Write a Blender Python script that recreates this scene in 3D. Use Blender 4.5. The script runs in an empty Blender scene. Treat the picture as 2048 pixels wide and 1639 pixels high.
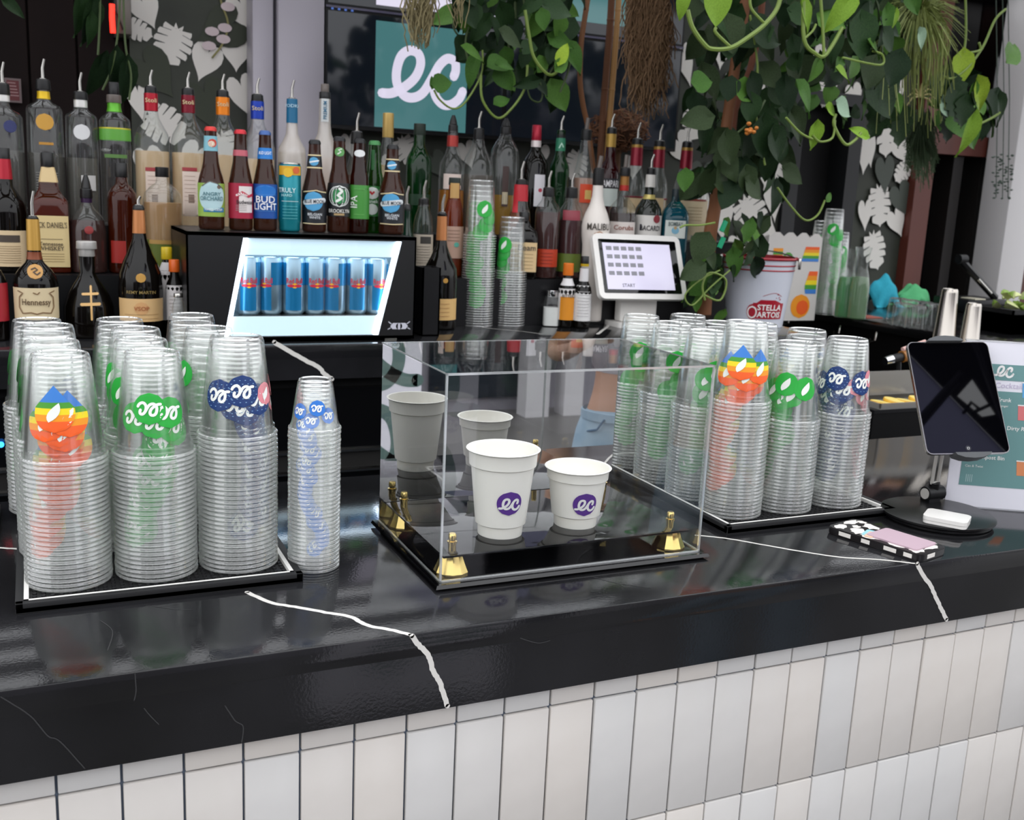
import bpy, bmesh, math, random
from math import pi, sin, cos, atan2, sqrt, radians
from mathutils import Vector, Matrix
random.seed(7)
SC = bpy.context.scene
COL = SC.collection
# ------------------------------------------------------------------ camera
FPX = 2075.1
CX, CY = 1024.0, 819.5
RW = ((0.90986617, -0.41235647, 0.04588792),
      (-0.04364415, -0.20510885, -0.97776559),
      (0.41259998, 0.88763309, -0.20461855))   # rows: camera right, down, forward in world axes
CAMZ = 1.555
RIGHT, DOWN, FWD = Vector(RW[0]), Vector(RW[1]), Vector(RW[2])
cd = bpy.data.cameras.new('camera')
cd.sensor_fit = 'HORIZONTAL'; cd.sensor_width = 36.0; cd.lens = FPX / 2048 * 36.0
cd.clip_start = 0.05; cd.clip_end = 60
cam = bpy.data.objects.new('camera', cd); COL.objects.link(cam)
mw = Matrix.Identity(4)
for i in range(3):
    mw[i][0] = RIGHT[i]; mw[i][1] = -DOWN[i]; mw[i][2] = -FWD[i]
mw[2][3] = CAMZ
cam.matrix_world = mw
SC.camera = cam
cd.dof.use_dof = True; cd.dof.focus_distance = 1.35; cd.dof.aperture_fstop = 11.0
# ------------------------------------------------------------------ world, light, exposure
W = bpy.data.worlds.new('overcast_daylight'); SC.world = W; W.use_nodes = True
nt = W.node_tree; nt.nodes.clear()
wo = nt.nodes.new('ShaderNodeOutputWorld'); bg = nt.nodes.new('ShaderNodeBackground')
tc = nt.nodes.new('ShaderNodeTexCoord'); sx = nt.nodes.new('ShaderNodeSeparateXYZ')
mr = nt.nodes.new('ShaderNodeMapRange'); cr = nt.nodes.new('ShaderNodeValToRGB')
mr.inputs['From Min'].default_value = -1; mr.inputs['From Max'].default_value = 1
cr.color_ramp.elements[0].position = 0.0; cr.color_ramp.elements[0].color = (0.14, 0.14, 0.15, 1)
cr.color_ramp.elements[1].position = 1.0; cr.color_ramp.elements[1].color = (0.95, 0.97, 1.0, 1)
e = cr.color_ramp.elements.new(0.46); e.color = (0.2, 0.2, 0.21, 1)
e = cr.color_ramp.elements.new(0.56); e.color = (0.70, 0.71, 0.74, 1)
nt.links.new(tc.outputs['Generated'], sx.inputs[0]); nt.links.new(sx.outputs['Z'], mr.inputs['Value'])
nt.links.new(mr.outputs[0], cr.inputs[0]); nt.links.new(cr.outputs[0], bg.inputs[0])
nt.links.new(bg.outputs[0], wo.inputs[0])
bg.inputs[1].default_value = 2.0
def area(name, loc, target, sx_, sy_, power, color=(1, 1, 1)):
    l = bpy.data.lights.new(name, 'AREA'); l.shape = 'RECTANGLE'; l.size = sx_; l.size_y = sy_
    l.energy = power; l.color = color
    o = bpy.data.objects.new(name, l); COL.objects.link(o)
    o.location = loc
    o.rotation_euler = (Vector(target) - Vector(loc)).to_track_quat('-Z', 'Y').to_euler()
    return o
SC.view_settings.view_transform = 'Standard'; SC.view_settings.look = 'None'
SC.view_settings.gamma = 1.0; SC.view_settings.use_curve_mapping = False
SC.view_settings.exposure = 0.4
SC.cycles.transparent_max_bounces = 40
SC.cycles.max_bounces = 8; SC.cycles.diffuse_bounces = 3; SC.cycles.glossy_bounces = 5
SC.cycles.transmission_bounces = 4
SC.cycles.caustics_reflective = True; SC.cycles.caustics_refractive = False
SC.cycles.sample_clamp_indirect = 4.0

def ray(px, py):
    return RIGHT * (px - CX) + DOWN * (py - CY) + FWD * FPX
def P(px, py, X=None, Y=None, Z=None):
    """photo pixel -> world point on the plane x=X, y=Y or z=Z"""
    r = ray(px, py)
    if Y is not None: t = Y / r.y
    elif X is not None: t = X / r.x
    else: t = (Z - CAMZ) / r.z
    p = r * t; p.z += CAMZ
    return p
def depth(p):
    return (Vector(p) - Vector((0, 0, CAMZ))).dot(FWD)
# ------------------------------------------------------------------ materials
def lin(h):
    h = h.lstrip('#')
    o = []
    for i in (0, 2, 4):
        c = int(h[i:i + 2], 16) / 255
        o.append(c / 12.92 if c <= 0.04045 else ((c + 0.055) / 1.055) ** 2.4)
    return (o[0], o[1], o[2], 1.0)
_M = {}
def mat(name, color='#808080', rough=0.5, metal=0.0, alpha=1.0, emit=None, es=1.0, spec=0.5, coat=0.0, noise=None, bump=None, sub=0.0, trans=0.0):
    if name in _M: return _M[name]
    m = bpy.data.materials.new(name); m.use_nodes = True; _M[name] = m
    n = m.node_tree; b = n.nodes['Principled BSDF']
    c = lin(color) if isinstance(color, str) else color
    b.inputs['Base Color'].default_value = c
    b.inputs['Roughness'].default_value = rough; b.inputs['Metallic'].default_value = metal
    b.inputs['Alpha'].default_value = alpha; b.inputs['Specular IOR Level'].default_value = spec
    b.inputs['Coat Weight'].default_value = coat
    if sub: b.inputs['Subsurface Weight'].default_value = sub; b.inputs['Subsurface Radius'].default_value = (0.01, 0.01, 0.01)
    if trans: b.inputs['Transmission Weight'].default_value = trans
    if emit:
        b.inputs['Emission Color'].default_value = lin(emit); b.inputs['Emission Strength'].default_value = es
    if noise:   # (scale, second colour, amount[, stretch])
        t = n.nodes.new('ShaderNodeTexCoord'); nz = n.nodes.new('ShaderNodeTexNoise'); mx = n.nodes.new('ShaderNodeMix'); rp = n.nodes.new('ShaderNodeValToRGB')
        mp = n.nodes.new('ShaderNodeMapping')
        if len(noise) > 3: mp.inputs['Scale'].default_value = noise[3]
        nz.inputs['Scale'].default_value = noise[0]; nz.inputs['Detail'].default_value = 4
        rp.color_ramp.elements[0].position = 0.38; rp.color_ramp.elements[1].position = 0.68
        mx.data_type = 'RGBA'
        mx.inputs[6].default_value = c; mx.inputs[7].default_value = tuple(c[i] * (1 - noise[2]) + lin(noise[1])[i] * noise[2] for i in range(3)) + (1,)
        n.links.new(t.outputs['Object'], mp.inputs[0]); n.links.new(mp.outputs[0], nz.inputs['Vector'])
        n.links.new(nz.outputs['Fac'], rp.inputs[0]); n.links.new(rp.outputs[0], mx.inputs[0]); n.links.new(mx.outputs[2], b.inputs['Base Color'])
    if bump:    # (scale, strength)
        t = n.nodes.new('ShaderNodeTexCoord'); nz = n.nodes.new('ShaderNodeTexNoise'); bp = n.nodes.new('ShaderNodeBump')
        nz.inputs['Scale'].default_value = bump[0]; bp.inputs['Strength'].default_value = bump[1]; bp.inputs['Distance'].default_value = 0.004
        n.links.new(t.outputs['Object'], nz.inputs['Vector']); n.links.new(nz.outputs['Fac'], bp.inputs['Height']); n.links.new(bp.outputs[0], b.inputs['Normal'])
    return m
def clear(name, tint=(1, 1, 1), gloss=0.10, edge=0.55, haze=0.0, hazecol=(0.8, 0.8, 0.8), rough=0.05, power=3.0):
    """thin clear plastic or glass: see-through, glossy, denser at grazing angles"""
    if name in _M: return _M[name]
    m = bpy.data.materials.new(name); m.use_nodes = True; _M[name] = m
    n = m.node_tree; n.nodes.clear(); L = n.links.new
    out = n.nodes.new('ShaderNodeOutputMaterial')
    tr = n.nodes.new('ShaderNodeBsdfTransparent'); gl = n.nodes.new('ShaderNodeBsdfGlossy'); df = n.nodes.new('ShaderNodeBsdfDiffuse')
    lw = n.nodes.new('ShaderNodeLayerWeight'); pw = n.nodes.new('ShaderNodeMath'); mr = n.nodes.new('ShaderNodeMapRange')
    m1 = n.nodes.new('ShaderNodeMixShader'); m2 = n.nodes.new('ShaderNodeMixShader')
    tr.inputs[0].default_value = (*tint, 1); gl.inputs['Roughness'].default_value = rough; df.inputs[0].default_value = (*hazecol, 1)
    gl.inputs[0].default_value = (0.95, 0.95, 0.95, 1)
    lw.inputs['Blend'].default_value = 0.5; pw.operation = 'POWER'; pw.inputs[1].default_value = power
    mr.inputs['To Min'].default_value = gloss; mr.inputs['To Max'].default_value = edge
    L(lw.outputs['Facing'], pw.inputs[0]); L(pw.outputs[0], mr.inputs[0])
    m1.inputs[0].default_value = haze
    L(tr.outputs[0], m1.inputs[1]); L(df.outputs[0], m1.inputs[2])
    L(mr.outputs[0], m2.inputs[0]); L(m1.outputs[0], m2.inputs[1]); L(gl.outputs[0], m2.inputs[2]); L(m2.outputs[0], out.inputs[0])
    return m
def liquid(h, dens=0.45):
    c = lin(h)
    return clear('liquid_' + h[1:] + str(dens), c[:3], 0.012, 0.25, dens, c[:3], 0.05)
def glassm(h):
    c = lin(h)
    return clear('glass_' + h[1:], c[:3], 0.03, 0.5, 0.06, c[:3], 0.03)
CLEAR_GLASS = clear('clear_glass', (0.93, 0.95, 0.94), 0.04, 0.6, 0.02, (0.8, 0.82, 0.8), 0.03)
# ------------------------------------------------------------------ mesh builder
class MB:
    def __init__(s): s.v = []; s.f = []; s.m = []
    def add(s, vs, fs, mi=0, M=None):
        b = len(s.v)
        s.v += [tuple(M @ Vector(v)) for v in vs] if M is not None else [tuple(v) for v in vs]
        s.f += [tuple(b + i for i in f) for f in fs]; s.m += [mi] * len(fs)
        return s
    def box(s, x0, x1, y0, y1, z0, z1, mi=0, M=None, bev=0.0):
        if bev <= 0:
            vs = [(x, y, z) for z in (z0, z1) for y in (y0, y1) for x in (x0, x1)]
            fs = [(0, 2, 3, 1), (4, 5, 7, 6), (0, 1, 5, 4), (2, 6, 7, 3), (0, 4, 6, 2), (1, 3, 7, 5)]
            return s.add(vs, fs, mi, M)
        bm = bmesh.new(); bmesh.ops.create_cube(bm, size=1)
        for v in bm.verts: v.co = Vector(((x0 + x1) / 2 + v.co.x * (x1 - x0), (y0 + y1) / 2 + v.co.y * (y1 - y0), (z0 + z1) / 2 + v.co.z * (z1 - z0)))
        bmesh.ops.bevel(bm, geom=bm.edges[:], offset=bev, segments=2, affect='EDGES', profile=0.5)
        bm.verts.index_update()
        s.add([v.co for v in bm.verts], [[v.index for v in f.verts] for f in bm.faces], mi, M); bm.free(); return s
    def lathe(s, prof, seg=24, c=(0, 0, 0), sx=1, sy=1, n=2, mi=0, caps=(True, True), M=None):
        vs = []; fs = []
        for r, z in prof:
            for j in range(seg):
                t = 2 * pi * j / seg; k = r * sfac(t, n, sx, sy)
                vs.append((c[0] + k * cos(t), c[1] + k * sin(t), c[2] + z))
        for i in range(len(prof) - 1):
            for j in range(seg):
                a = i * seg + j; b = i * seg + (j + 1) % seg
                fs.append((a, b, b + seg, a + seg))
        if caps[0]: fs.append(tuple(reversed(range(seg))))
        if caps[1]: fs.append(tuple(range((len(prof) - 1) * seg, len(prof) * seg)))
        return s.add(vs, fs, mi, M)
    def tube(s, pts, r, seg=6, mi=0, M=None, caps=True):
        pts = [Vector(p) for p in pts]; rs = r if isinstance(r, (list, tuple)) else [r] * len(pts)
        vs = []; fs = []; up = None
        for i, p in enumerate(pts):
            d = (pts[min(i + 1, len(pts) - 1)] - pts[max(i - 1, 0)])
            if d.length < 1e-9: d = Vector((0, 0, 1))
            d.normalize()
            if up is None: up = Vector((0, 0, 1)) if abs(d.z) < 0.9 else Vector((1, 0, 0))
            a = d.cross(up)
            if a.length < 1e-6: a = d.orthogonal()
            a.normalize(); b = d.cross(a); up = -b if b.dot(up) < 0 else b
            for j in range(seg):
                t = 2 * pi * j / seg
                vs.append(p + (a * cos(t) + b * sin(t)) * rs[i])
        for i in range(len(pts) - 1):
            for j in range(seg):
                q = i * seg + j; w = i * seg + (j + 1) % seg
                fs.append((q, w, w + seg, q + seg))
        if caps: fs.append(tuple(reversed(range(seg)))); fs.append(tuple(range((len(pts) - 1) * seg, len(pts) * seg)))
        return s.add(vs, fs, mi, M)
    def grid(s, fn, nu, nv, mi=0, M=None):
        vs = [fn(i / nu, j / nv) for j in range(nv + 1) for i in range(nu + 1)]
        fs = [(j * (nu + 1) + i, j * (nu + 1) + i + 1, (j + 1) * (nu + 1) + i + 1, (j + 1) * (nu + 1) + i) for j in range(nv) for i in range(nu)]
        return s.add(vs, fs, mi, M)
    def prism(s, out, z0, z1, mi=0, M=None):
        k = len(out)
        vs = [(x, y, z0) for x, y in out] + [(x, y, z1) for x, y in out]
        fs = [tuple(reversed(range(k))), tuple(range(k, 2 * k))] + [(i, (i + 1) % k, k + (i + 1) % k, k + i) for i in range(k)]
        return s.add(vs, fs, mi, M)
    def build(s, name, mats, parent=None, loc=None, smooth=True, ang=40):
        me = bpy.data.meshes.new(name)
        me.from_pydata(s.v, [], s.f)
        for m in (mats if isinstance(mats, (list, tuple)) else [mats]): me.materials.append(m)
        if any(s.m): me.polygons.foreach_set('material_index', s.m)
        if smooth:
            me.polygons.foreach_set('use_smooth', [True] * len(me.polygons))
            me.set_sharp_from_angle(angle=radians(ang))
        me.update()
        return link(name, me, parent, loc)
def link(name, me, parent=None, loc=None):
    o = bpy.data.objects.new(name, me); COL.objects.link(o)
    if parent is not None: o.parent = parent
    if loc is not None: o.location = loc
    return o
def sfac(t, n, ax, ay):
    if n == 2 and ax == 1 and ay == 1: return 1.0
    return ((abs(cos(t)) / ax) ** n + (abs(sin(t)) / ay) ** n) ** (-1.0 / n)
def tag(o, label, cat, group=None, kind=None):
    if label: o['label'] = label
    if cat: o['category'] = cat
    if group: o['group'] = group
    if kind: o['kind'] = kind
    return o
def thing(name, label, cat, loc=(0, 0, 0), rz=0.0, group=None):
    o = bpy.data.objects.new(name, None); COL.objects.link(o); o.empty_display_size = 0.05
    o.location = loc; o.rotation_euler = (0, 0, rz)
    return tag(o, label, cat, group)
def struct(o):
    o['kind'] = 'structure'; return o
def rrect(x0, x1, y0, y1, r, k=5):
    o = []
    for cx, cy, a in ((x1 - r, y0 + r, -pi / 2), (x1 - r, y1 - r, 0), (x0 + r, y1 - r, pi / 2), (x0 + r, y0 + r, pi)):
        for i in range(k + 1):
            t = a + pi / 2 * i / k; o.append((cx + r * cos(t), cy + r * sin(t)))
    return o
# ---- flat print helpers: 2D shapes as lists of (verts2d, faces)
def sh_scan(wl, wr, y0, y1, rows, cols=4):
    vs = []; fs = []
    for j in range(rows + 1):
        y = y0 + (y1 - y0) * j / rows
        a, b = wl(y), wr(y)
        for i in range(cols + 1): vs.append((a + (b - a) * i / cols, y))
    for j in range(rows):
        for i in range(cols):
            q = j * (cols + 1) + i
            fs.append((q, q + 1, q + cols + 2, q + cols + 1))
    return vs, fs
def sh_disc(r, cx=0, cy=0, rows=12):
    w = lambda y: sqrt(max(0, r * r - (y - cy) ** 2))
    return sh_scan(lambda y: cx - w(y), lambda y: cx + w(y), cy - r * 0.999, cy + r * 0.999, rows)
def sh_rect(x0, x1, y0, y1, cols=6):
    return sh_scan(lambda y: x0, lambda y: x1, y0, y1, 1, cols)
def sh_ellipse(rx, ry, cx=0, cy=0, rows=12, cols=6):
    w = lambda y: rx * sqrt(max(0, 1 - ((y - cy) / ry) ** 2))
    return sh_scan(lambda y: cx - w(y), lambda y: cx + w(y), cy - ry * 0.999, cy + ry * 0.999, rows, cols)
def sh_stroke(pts, w, cap=5):
    vs = []; fs = []; n = len(pts)
    for i, (x, y) in enumerate(pts):
        x0, y0 = pts[max(i - 1, 0)]; x1, y1 = pts[min(i + 1, n - 1)]
        dx, dy = x1 - x0, y1 - y0; l = sqrt(dx * dx + dy * dy) or 1
        nx, ny = -dy / l * w / 2, dx / l * w / 2
        vs += [(x + nx, y + ny), (x - nx, y - ny)]
        if i: k = 2 * i; fs.append((k - 2, k - 1, k + 1, k))
    for (x, y) in (pts[0], pts[-1]):
        b = len(vs); vs += [(x + w / 2 * cos(2 * pi * q / (2 * cap)), y + w / 2 * sin(2 * pi * q / (2 * cap))) for q in range(2 * cap)]
        fs.append(tuple(range(b, b + 2 * cap)))
    return vs, fs
def catmull(p, k=5):
    o = []
    for i in range(len(p) - 1):
        a, b, c, d = p[max(i - 1, 0)], p[i], p[i + 1], p[min(i + 2, len(p) - 1)]
        for j in range(k):
            t = j / k
            o.append(tuple(0.5 * (2 * b[q] + (c[q] - a[q]) * t + (2 * a[q] - 5 * b[q] + 4 * c[q] - d[q]) * t * t + (3 * b[q] - a[q] - 3 * c[q] + d[q]) * t ** 3) for q in range(len(b))))
    o.append(tuple(p[-1])); return o
EC1 = [(565, 712), (620, 708), (690, 672), (752, 615), (780, 545), (765, 492), (715, 480), (668, 515), (645, 590), (650, 660), (690, 715), (745, 722), (800, 690), (850, 610), (890, 540), (935, 502), (978, 515), (985, 560), (975, 592)]
EC2 = [(872, 570), (858, 640), (872, 705), (915, 745), (965, 742), (1010, 708), (1030, 668)]
def sh_ec(width, cx=0, cy=0, thick=0.13, k=3):
    s = width / 480.0; o = []
    for st in (EC1, EC2):
        o.append(sh_stroke([(cx + (x - 798) * s, cy - (y - 615) * s) for x, y in catmull(st, k)], width * thick, 4))
    return o
def sh_leaf(L, cx=0, cy=0, rows=8, wd=0.3, slant=0.5):
    y0, y1 = cy - L / 2, cy + L / 2
    def w(y):
        t = (y - y0) / (y1 - y0); return L * wd * (sin(pi * t) ** 0.8) * (1.1 - 0.4 * t) if 0 < t < 1 else 0
    c = lambda y: cx + (y - cy) * slant
    return sh_scan(lambda y: c(y) - w(y), lambda y: c(y) + w(y), y0, y1, rows, 2)
_TX = {}
def sh_text(body, h, cx=0, cy=0, wmax=None, bold=0.012, stretch=1.0):
    key = (body, bold)
    if key not in _TX:
        c = bpy.data.curves.new('lettering', 'FONT'); c.body = body; c.resolution_u = 2; c.offset = bold
        o = bpy.data.objects.new('lettering', c)
        m = bpy.data.meshes.new_from_object(o)
        vs = [(v.co.x, v.co.y) for v in m.vertices]; fs = [tuple(p.vertices) for p in m.polygons]
        bpy.data.objects.remove(o); bpy.data.curves.remove(c); bpy.data.meshes.remove(m)
        x0 = min(v[0] for v in vs); x1 = max(v[0] for v in vs); y1 = 0.7
        _TX[key] = ([(x - (x0 + x1) / 2, y - y1 / 2) for x, y in vs], fs, x1 - x0)
    vs, fs, w = _TX[key]
    s = h / 0.7; sxx = s * stretch
    if wmax and w * sxx > wmax: sxx = wmax / w
    return [(cx + x * sxx, cy + y * s) for x, y in vs], fs
def put(mb, shapes, fmap, off, mi):
    """map 2D shapes through fmap(u, v, off) into the mesh"""
    if isinstance(shapes, tuple): shapes = [shapes]
    for vs, fs in shapes: mb.add([fmap(u, v, off) for u, v in vs], fs, mi)
def flat_map(o, ux, uy):
    o, ux, uy = Vector(o), Vector(ux).normalized(), Vector(uy).normalized(); nn = ux.cross(uy)
    return lambda u, v, off: o + ux * u + uy * v + nn * off
# ------------------------------------------------------------------ shared materials
STONE = mat('black_quartz', '#141415', 0.085, spec=0.42, noise=(3.0, '#2a2a2d', 0.6), bump=(260, 0.02))
VEIN = mat('white_vein', '#d9d6d0', 0.2)
FAINT = mat('faint_vein', '#3c3c3d', 0.2)
TILE = [mat('tile_glaze_%d' % i, c, 0.22, spec=0.5, noise=(9, n, 0.7), bump=(14, 0.25)) for i, (c, n) in enumerate((('#dad5cf', '#d1cbc5'), ('#d7d4d0', '#cfccc9'), ('#dcd6cf', '#d3ccc4'), ('#d6d4d1', '#cdcbc9')))]
GROUT = mat('blue_grey_grout', '#5d6878', 0.9)
BLACK = mat('black_paint', '#0a0a0b', 0.5, spec=.15)
BLACKGLOSS = mat('black_gloss', '#060607', 0.04, spec=0.6)
BLACKPL = mat('black_plastic', '#111113', 0.38, spec=.3)
RUBBER = mat('black_rubber', '#111113', 0.55)
WHITEPL = mat('white_plastic', '#e9e6e1', 0.3)
WHITE = mat('white_print', '#ecebe8', 0.5)
STEEL = mat('brushed_steel', '#b9b6b0', 0.22, 1.0)
CHROME = mat('chrome', '#d9d9d9', 0.08, 1.0)
GOLD = mat('polished_gold', '#d6bd78', 0.12, 1.0)
WOOD = mat('red_brown_wood', '#5e2b20', 0.45, noise=(4, '#3a1912', 0.8, (1, 1, 0.12)))
DARKWOOD = mat('dark_wood', '#120908', 0.75, spec=.2, noise=(3, '#1c0f0d', 0.8, (2, 2, 0.1)))
TEAL = mat('teal_print', '#6b9594', 0.5)
DARK = mat('dark_void', '#060506', 0.7)
CANE = mat('cane_stem', '#8a5a35', 0.6, noise=(12, '#6a4124', 0.7, (1, 1, 0.2)))
# ------------------------------------------------------------------ floor, ceiling, back wall
FLOORM = mat('dark_floor', '#5c5a58', 0.35, noise=(2, '#4a4846', 0.6))
struct(MB().box(-7, 9, -7, 8, -0.05, 0).build('floor', FLOORM, smooth=False))
cg = MB()
for i in range(10): cg.box(-3, 6, 1.9 + i * .4, 2.0 + i * .4, 2.55, 2.67)
for i in range(7): cg.box(-3 + i * 1.45, -2.9 + i * 1.45, 1.9, 5.7, 2.67, 2.75)
struct(cg.build('ceiling', mat('ceiling_dark', '#2a2724', 0.8), smooth=False))
YW = 3.6
def xw(px, py=300): return P(px, py, Y=YW).x
def zw(px, py): return P(px, py, Y=YW).z
WALLP = mat('wallpaper_ground', '#2c2f28', 0.6, noise=(5, '#3d4136', 0.8))
wall = MB()
xa, xb, xc, xd, xe = xw(265), xw(1366), xw(1570), xw(1716), xw(1822)
wall.box(xa, xb, YW, YW + 0.12, 0, 2.55)
wall.box(xb, xc, YW, YW + 0.12, 0, 2.55)
wall.box(xc, xd, YW, YW + 0.12, zw(1640, 208), 2.55)
wall.box(xd, xe, YW, YW + 0.12, 0, 2.55)
wall_back = struct(wall.build('wall_back', WALLP, smooth=False))
struct(MB().box(-3, xa, YW + 0.02, YW + 0.14, 0, 2.55).build('wall_left', DARKWOOD, smooth=False))
# dark wood planks of the left wall
wl = bpy.data.objects['wall_left']
xs = -1.2
while xs < xa - 0.02:
    w_ = min(0.135, xa - xs)
    MB().box(xs, xs + w_ - 0.006, YW, YW + 0.02, 0, 2.55, bev=0.003).build('plank', DARKWOOD, wl, smooth=False); xs += 0.135
# doorway shade painted as a dark sheet; dark windows beside it
d1 = struct(MB().box(xc, xd, YW + 0.1, YW + 0.14, 0, zw(1640, 208)).build('doorway_shade', DARK, smooth=False))
MB().box(xc, xc + 0.07, YW - 0.02, YW + 0.1, 0, zw(1640, 208)).box(xd - 0.07, xd, YW - 0.02, YW + 0.1, 0, zw(1640, 208)).box(xc, xd, YW - 0.02, YW + 0.1, zw(1640, 208), zw(1640, 208) + 0.05).build('door_frame', mat('black_steel', '#17181a', 0.5), d1, smooth=False)
xf = xe + 0.10
d2 = struct(MB().box(xe, 6.5, YW + 0.1, YW + 0.13, 0, 2.55).build('window_1', mat('dark_glass', '#070708', 0.05), smooth=False))
MB().box(xe, xf, YW - 0.05, YW + 0.1, 0, 2.55).build('window_post', WOOD, d2, smooth=False)
MB().box(xf, 6.0, YW - 0.03, YW + 0.1, zw(1930, 312), zw(1930, 272)).build('window_rail', WOOD, d2, smooth=False)
for q in (1905, 1960): MB().box(xw(q, 420) - 0.03, xw(q, 420) + 0.03, YW - 0.0, YW + 0.1, 0, zw(q, 312)).build('window_mullion', mat('dark_frame', '#1c1817', 0.5), d2, smooth=False)
# white column at right, grey metal column in the middle
cx0 = P(2016, 420, Y=3.4).x
wc = struct(MB().box(cx0, cx0 + 0.16, 3.4, 3.56, 0, 2.55, bev=0.006).build('column_right', mat('column_white', '#c9c6c6', 0.4)))
MB().box(cx0 + 0.17, cx0 + 0.30, 3.44, 3.56, 0, 2.55).build('column_trim', WOOD, wc, smooth=False)
MET = mat('grey_metal', '#a7a2ab', 0.38, metal=0.25)
mc = struct(MB().box(P(505, 100, Y=3.48).x, P(547, 100, Y=3.48).x, 3.48, 3.58, 0, 2.55, bev=0.004).build('column_middle', MET))
MB().box(P(556, 100, Y=3.46).x, P(649, 100, Y=3.46).x, 3.46, 3.58, 0, 2.55, bev=0.006).build('column_panel', MET, mc)
MB().box(P(546, 100, Y=3.5).x, P(557, 100, Y=3.5).x, 3.5, 3.58, 0, 2.55).build('column_groove', mat('groove', '#3a3740', 0.5), mc, smooth=False)
# printed leaves of the wallpaper (flat print, one face each)
def heart(k=26):
    o = []
    for i in range(k):
        t = 2 * pi * i / k
        o.append((16 * sin(t) ** 3 / 36, (13 * cos(t) - 5 * cos(2 * t) - 2 * cos(3 * t) - cos(4 * t) + 2) / 30))
    return o
def monstera():
    o = []
    for sgn in (1, -1):
        half = []
        ws = ((0.44, 0.10), (0.36, 0.34), (0.20, 0.42), (0.02, 0.45), (-0.16, 0.40), (-0.32, 0.29))
        for i, (y, w) in enumerate(ws):
            half += [(w * 0.93, y + 0.075), (w, y + .01), (w * 0.97, y - 0.065)]
            if i < 5: half += [(w * 0.38, y - 0.045), (w * 0.40, y - 0.058)]
        half.append((0.05, -0.46))
        o.append([(sgn * x, y) for x, y in half])
    r, l = o
    return [(0.0, 0.40)] + r + [(0.0, -0.52)] + list(reversed(l))
HEART, MONST = heart(), monstera()
PLEAF = mat('printed_leaf_white', '#e6e1da', 0.6); PGREY = mat('printed_leaf_grey', '#4a5048', 0.6); PGREEN = mat('printed_leaf_green', '#33392a', 0.6)
NPR = [0]
def printed(shape, px, py, size, ang, m=None, sxx=1.0, Y=YW, par=None):
    c = P(px, py, Y=Y); s = size * depth(c) / FPX; a = radians(ang)
    NPR[0] += 1
    vs = [(c.x + (x * sxx * cos(a) - y * sin(a)) * s, Y - 0.0008 - NPR[0] * .00025, c.z + (x * sxx * sin(a) + y * cos(a)) * s) for x, y in shape]
    mb = MB(); mb.add(vs, [tuple(reversed(range(len(vs))))]); mb.build('printed_leaf', m or PLEAF, par or wall_back, smooth=False)
# left panel of wallpaper
for k, (s, x, y, z, a, sxx) in enumerate(((HEART, 293, 22, 74, 25, .9), (MONST, 345, 90, 84, -20, 1), (HEART, 410, 125, 82, -20, .85), (HEART, 472, 108, 72, 0, .95), (HEART, 492, 28, 90, 30, .8),
        (HEART, 280, 205, 85, 10, .6), (MONST, 330, 250, 88, 60, 1), (HEART, 490, 195, 96, 20, .7), (MONST, 450, 300, 80, 20, 1), (HEART, 385, 320, 80, -30, .8), (MONST, 275, 60, 60, 70, .8), (HEART, 300, 330, 80, 15, .8))):
    printed(s, x, y, z, a, None, sxx)
for s, x, y, z, a, sxx in ((HEART, 310, 150, 110, 40, .9), (HEART, 440, 60, 110, -60, .9), (HEART, 420, 215, 120, 20, .8)):
    printed(s, x, y, z, a, PGREEN, sxx)
# flower sprig on the left wallpaper
sp = MB()
put(sp, [sh_stroke(catmull([(0, .12), (.01, .06), (.03, 0), (.015, -.06), (-.02, -.11)], 4), 0.006)], flat_map(P(436, 45, Y=YW), (1, 0, 0), (0, 0, 1)), 0.008, 0)
put(sp, [sh_ellipse(.022, .014, .0 + dx, dz) for dx, dz in ((-.02, -.03), (.015, -.05), (-.03, -.075), (.02, -.015), (.03, .05))], flat_map(P(436, 45, Y=YW), (1, 0, 0), (0, 0, 1)), 0.0085, 1)
sp.build('printed_flower', [mat('sprig', '#8a8450', 0.6), mat('petal', '#d3c2c4', 0.6)], wall_back, smooth=False)
# strip below and beside the screens
for s, x, y, z, a, sxx in ((HEART, 700, 290, 50, 10, .8), (MONST, 812, 300, 60, 30, 1), (HEART, 935, 310, 60, 20, .8), (HEART, 1080, 312, 50, 0, .9), (MONST, 1150, 330, 60, -20, 1), (HEART, 770, 340, 60, 30, .9), (HEART, 1265, 335, 50, 0, .9),
        (HEART, 1370, 130, 90, 20, .5), (MONST, 1388, 240, 84, -10, .8), (HEART, 1365, 300, 80, 40, .8), (HEART, 1420, 260, 84, 30, .8), (MONST, 1450, 370, 90, 30, 1), (HEART, 1510, 300, 84, -20, .8), (MONST, 1525, 215, 90, 15, 1),
        (HEART, 1470, 180, 80, 10, .8), (HEART, 1545, 400, 92, 10, .6), (MONST, 1500, 430, 90, 40, 1), (HEART, 1530, 470, 84, 170, .9), (HEART, 1440, 440, 84, 10, .8), (HEART, 1390, 420, 100, 20, .8), (MONST, 1545, 340, 80, -30, .8), (HEART, 1480, 490, 70, 40, .8), (HEART, 1440, 100, 80, 0, .8)):
    printed(s, x, y, z, a, None, sxx)
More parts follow.
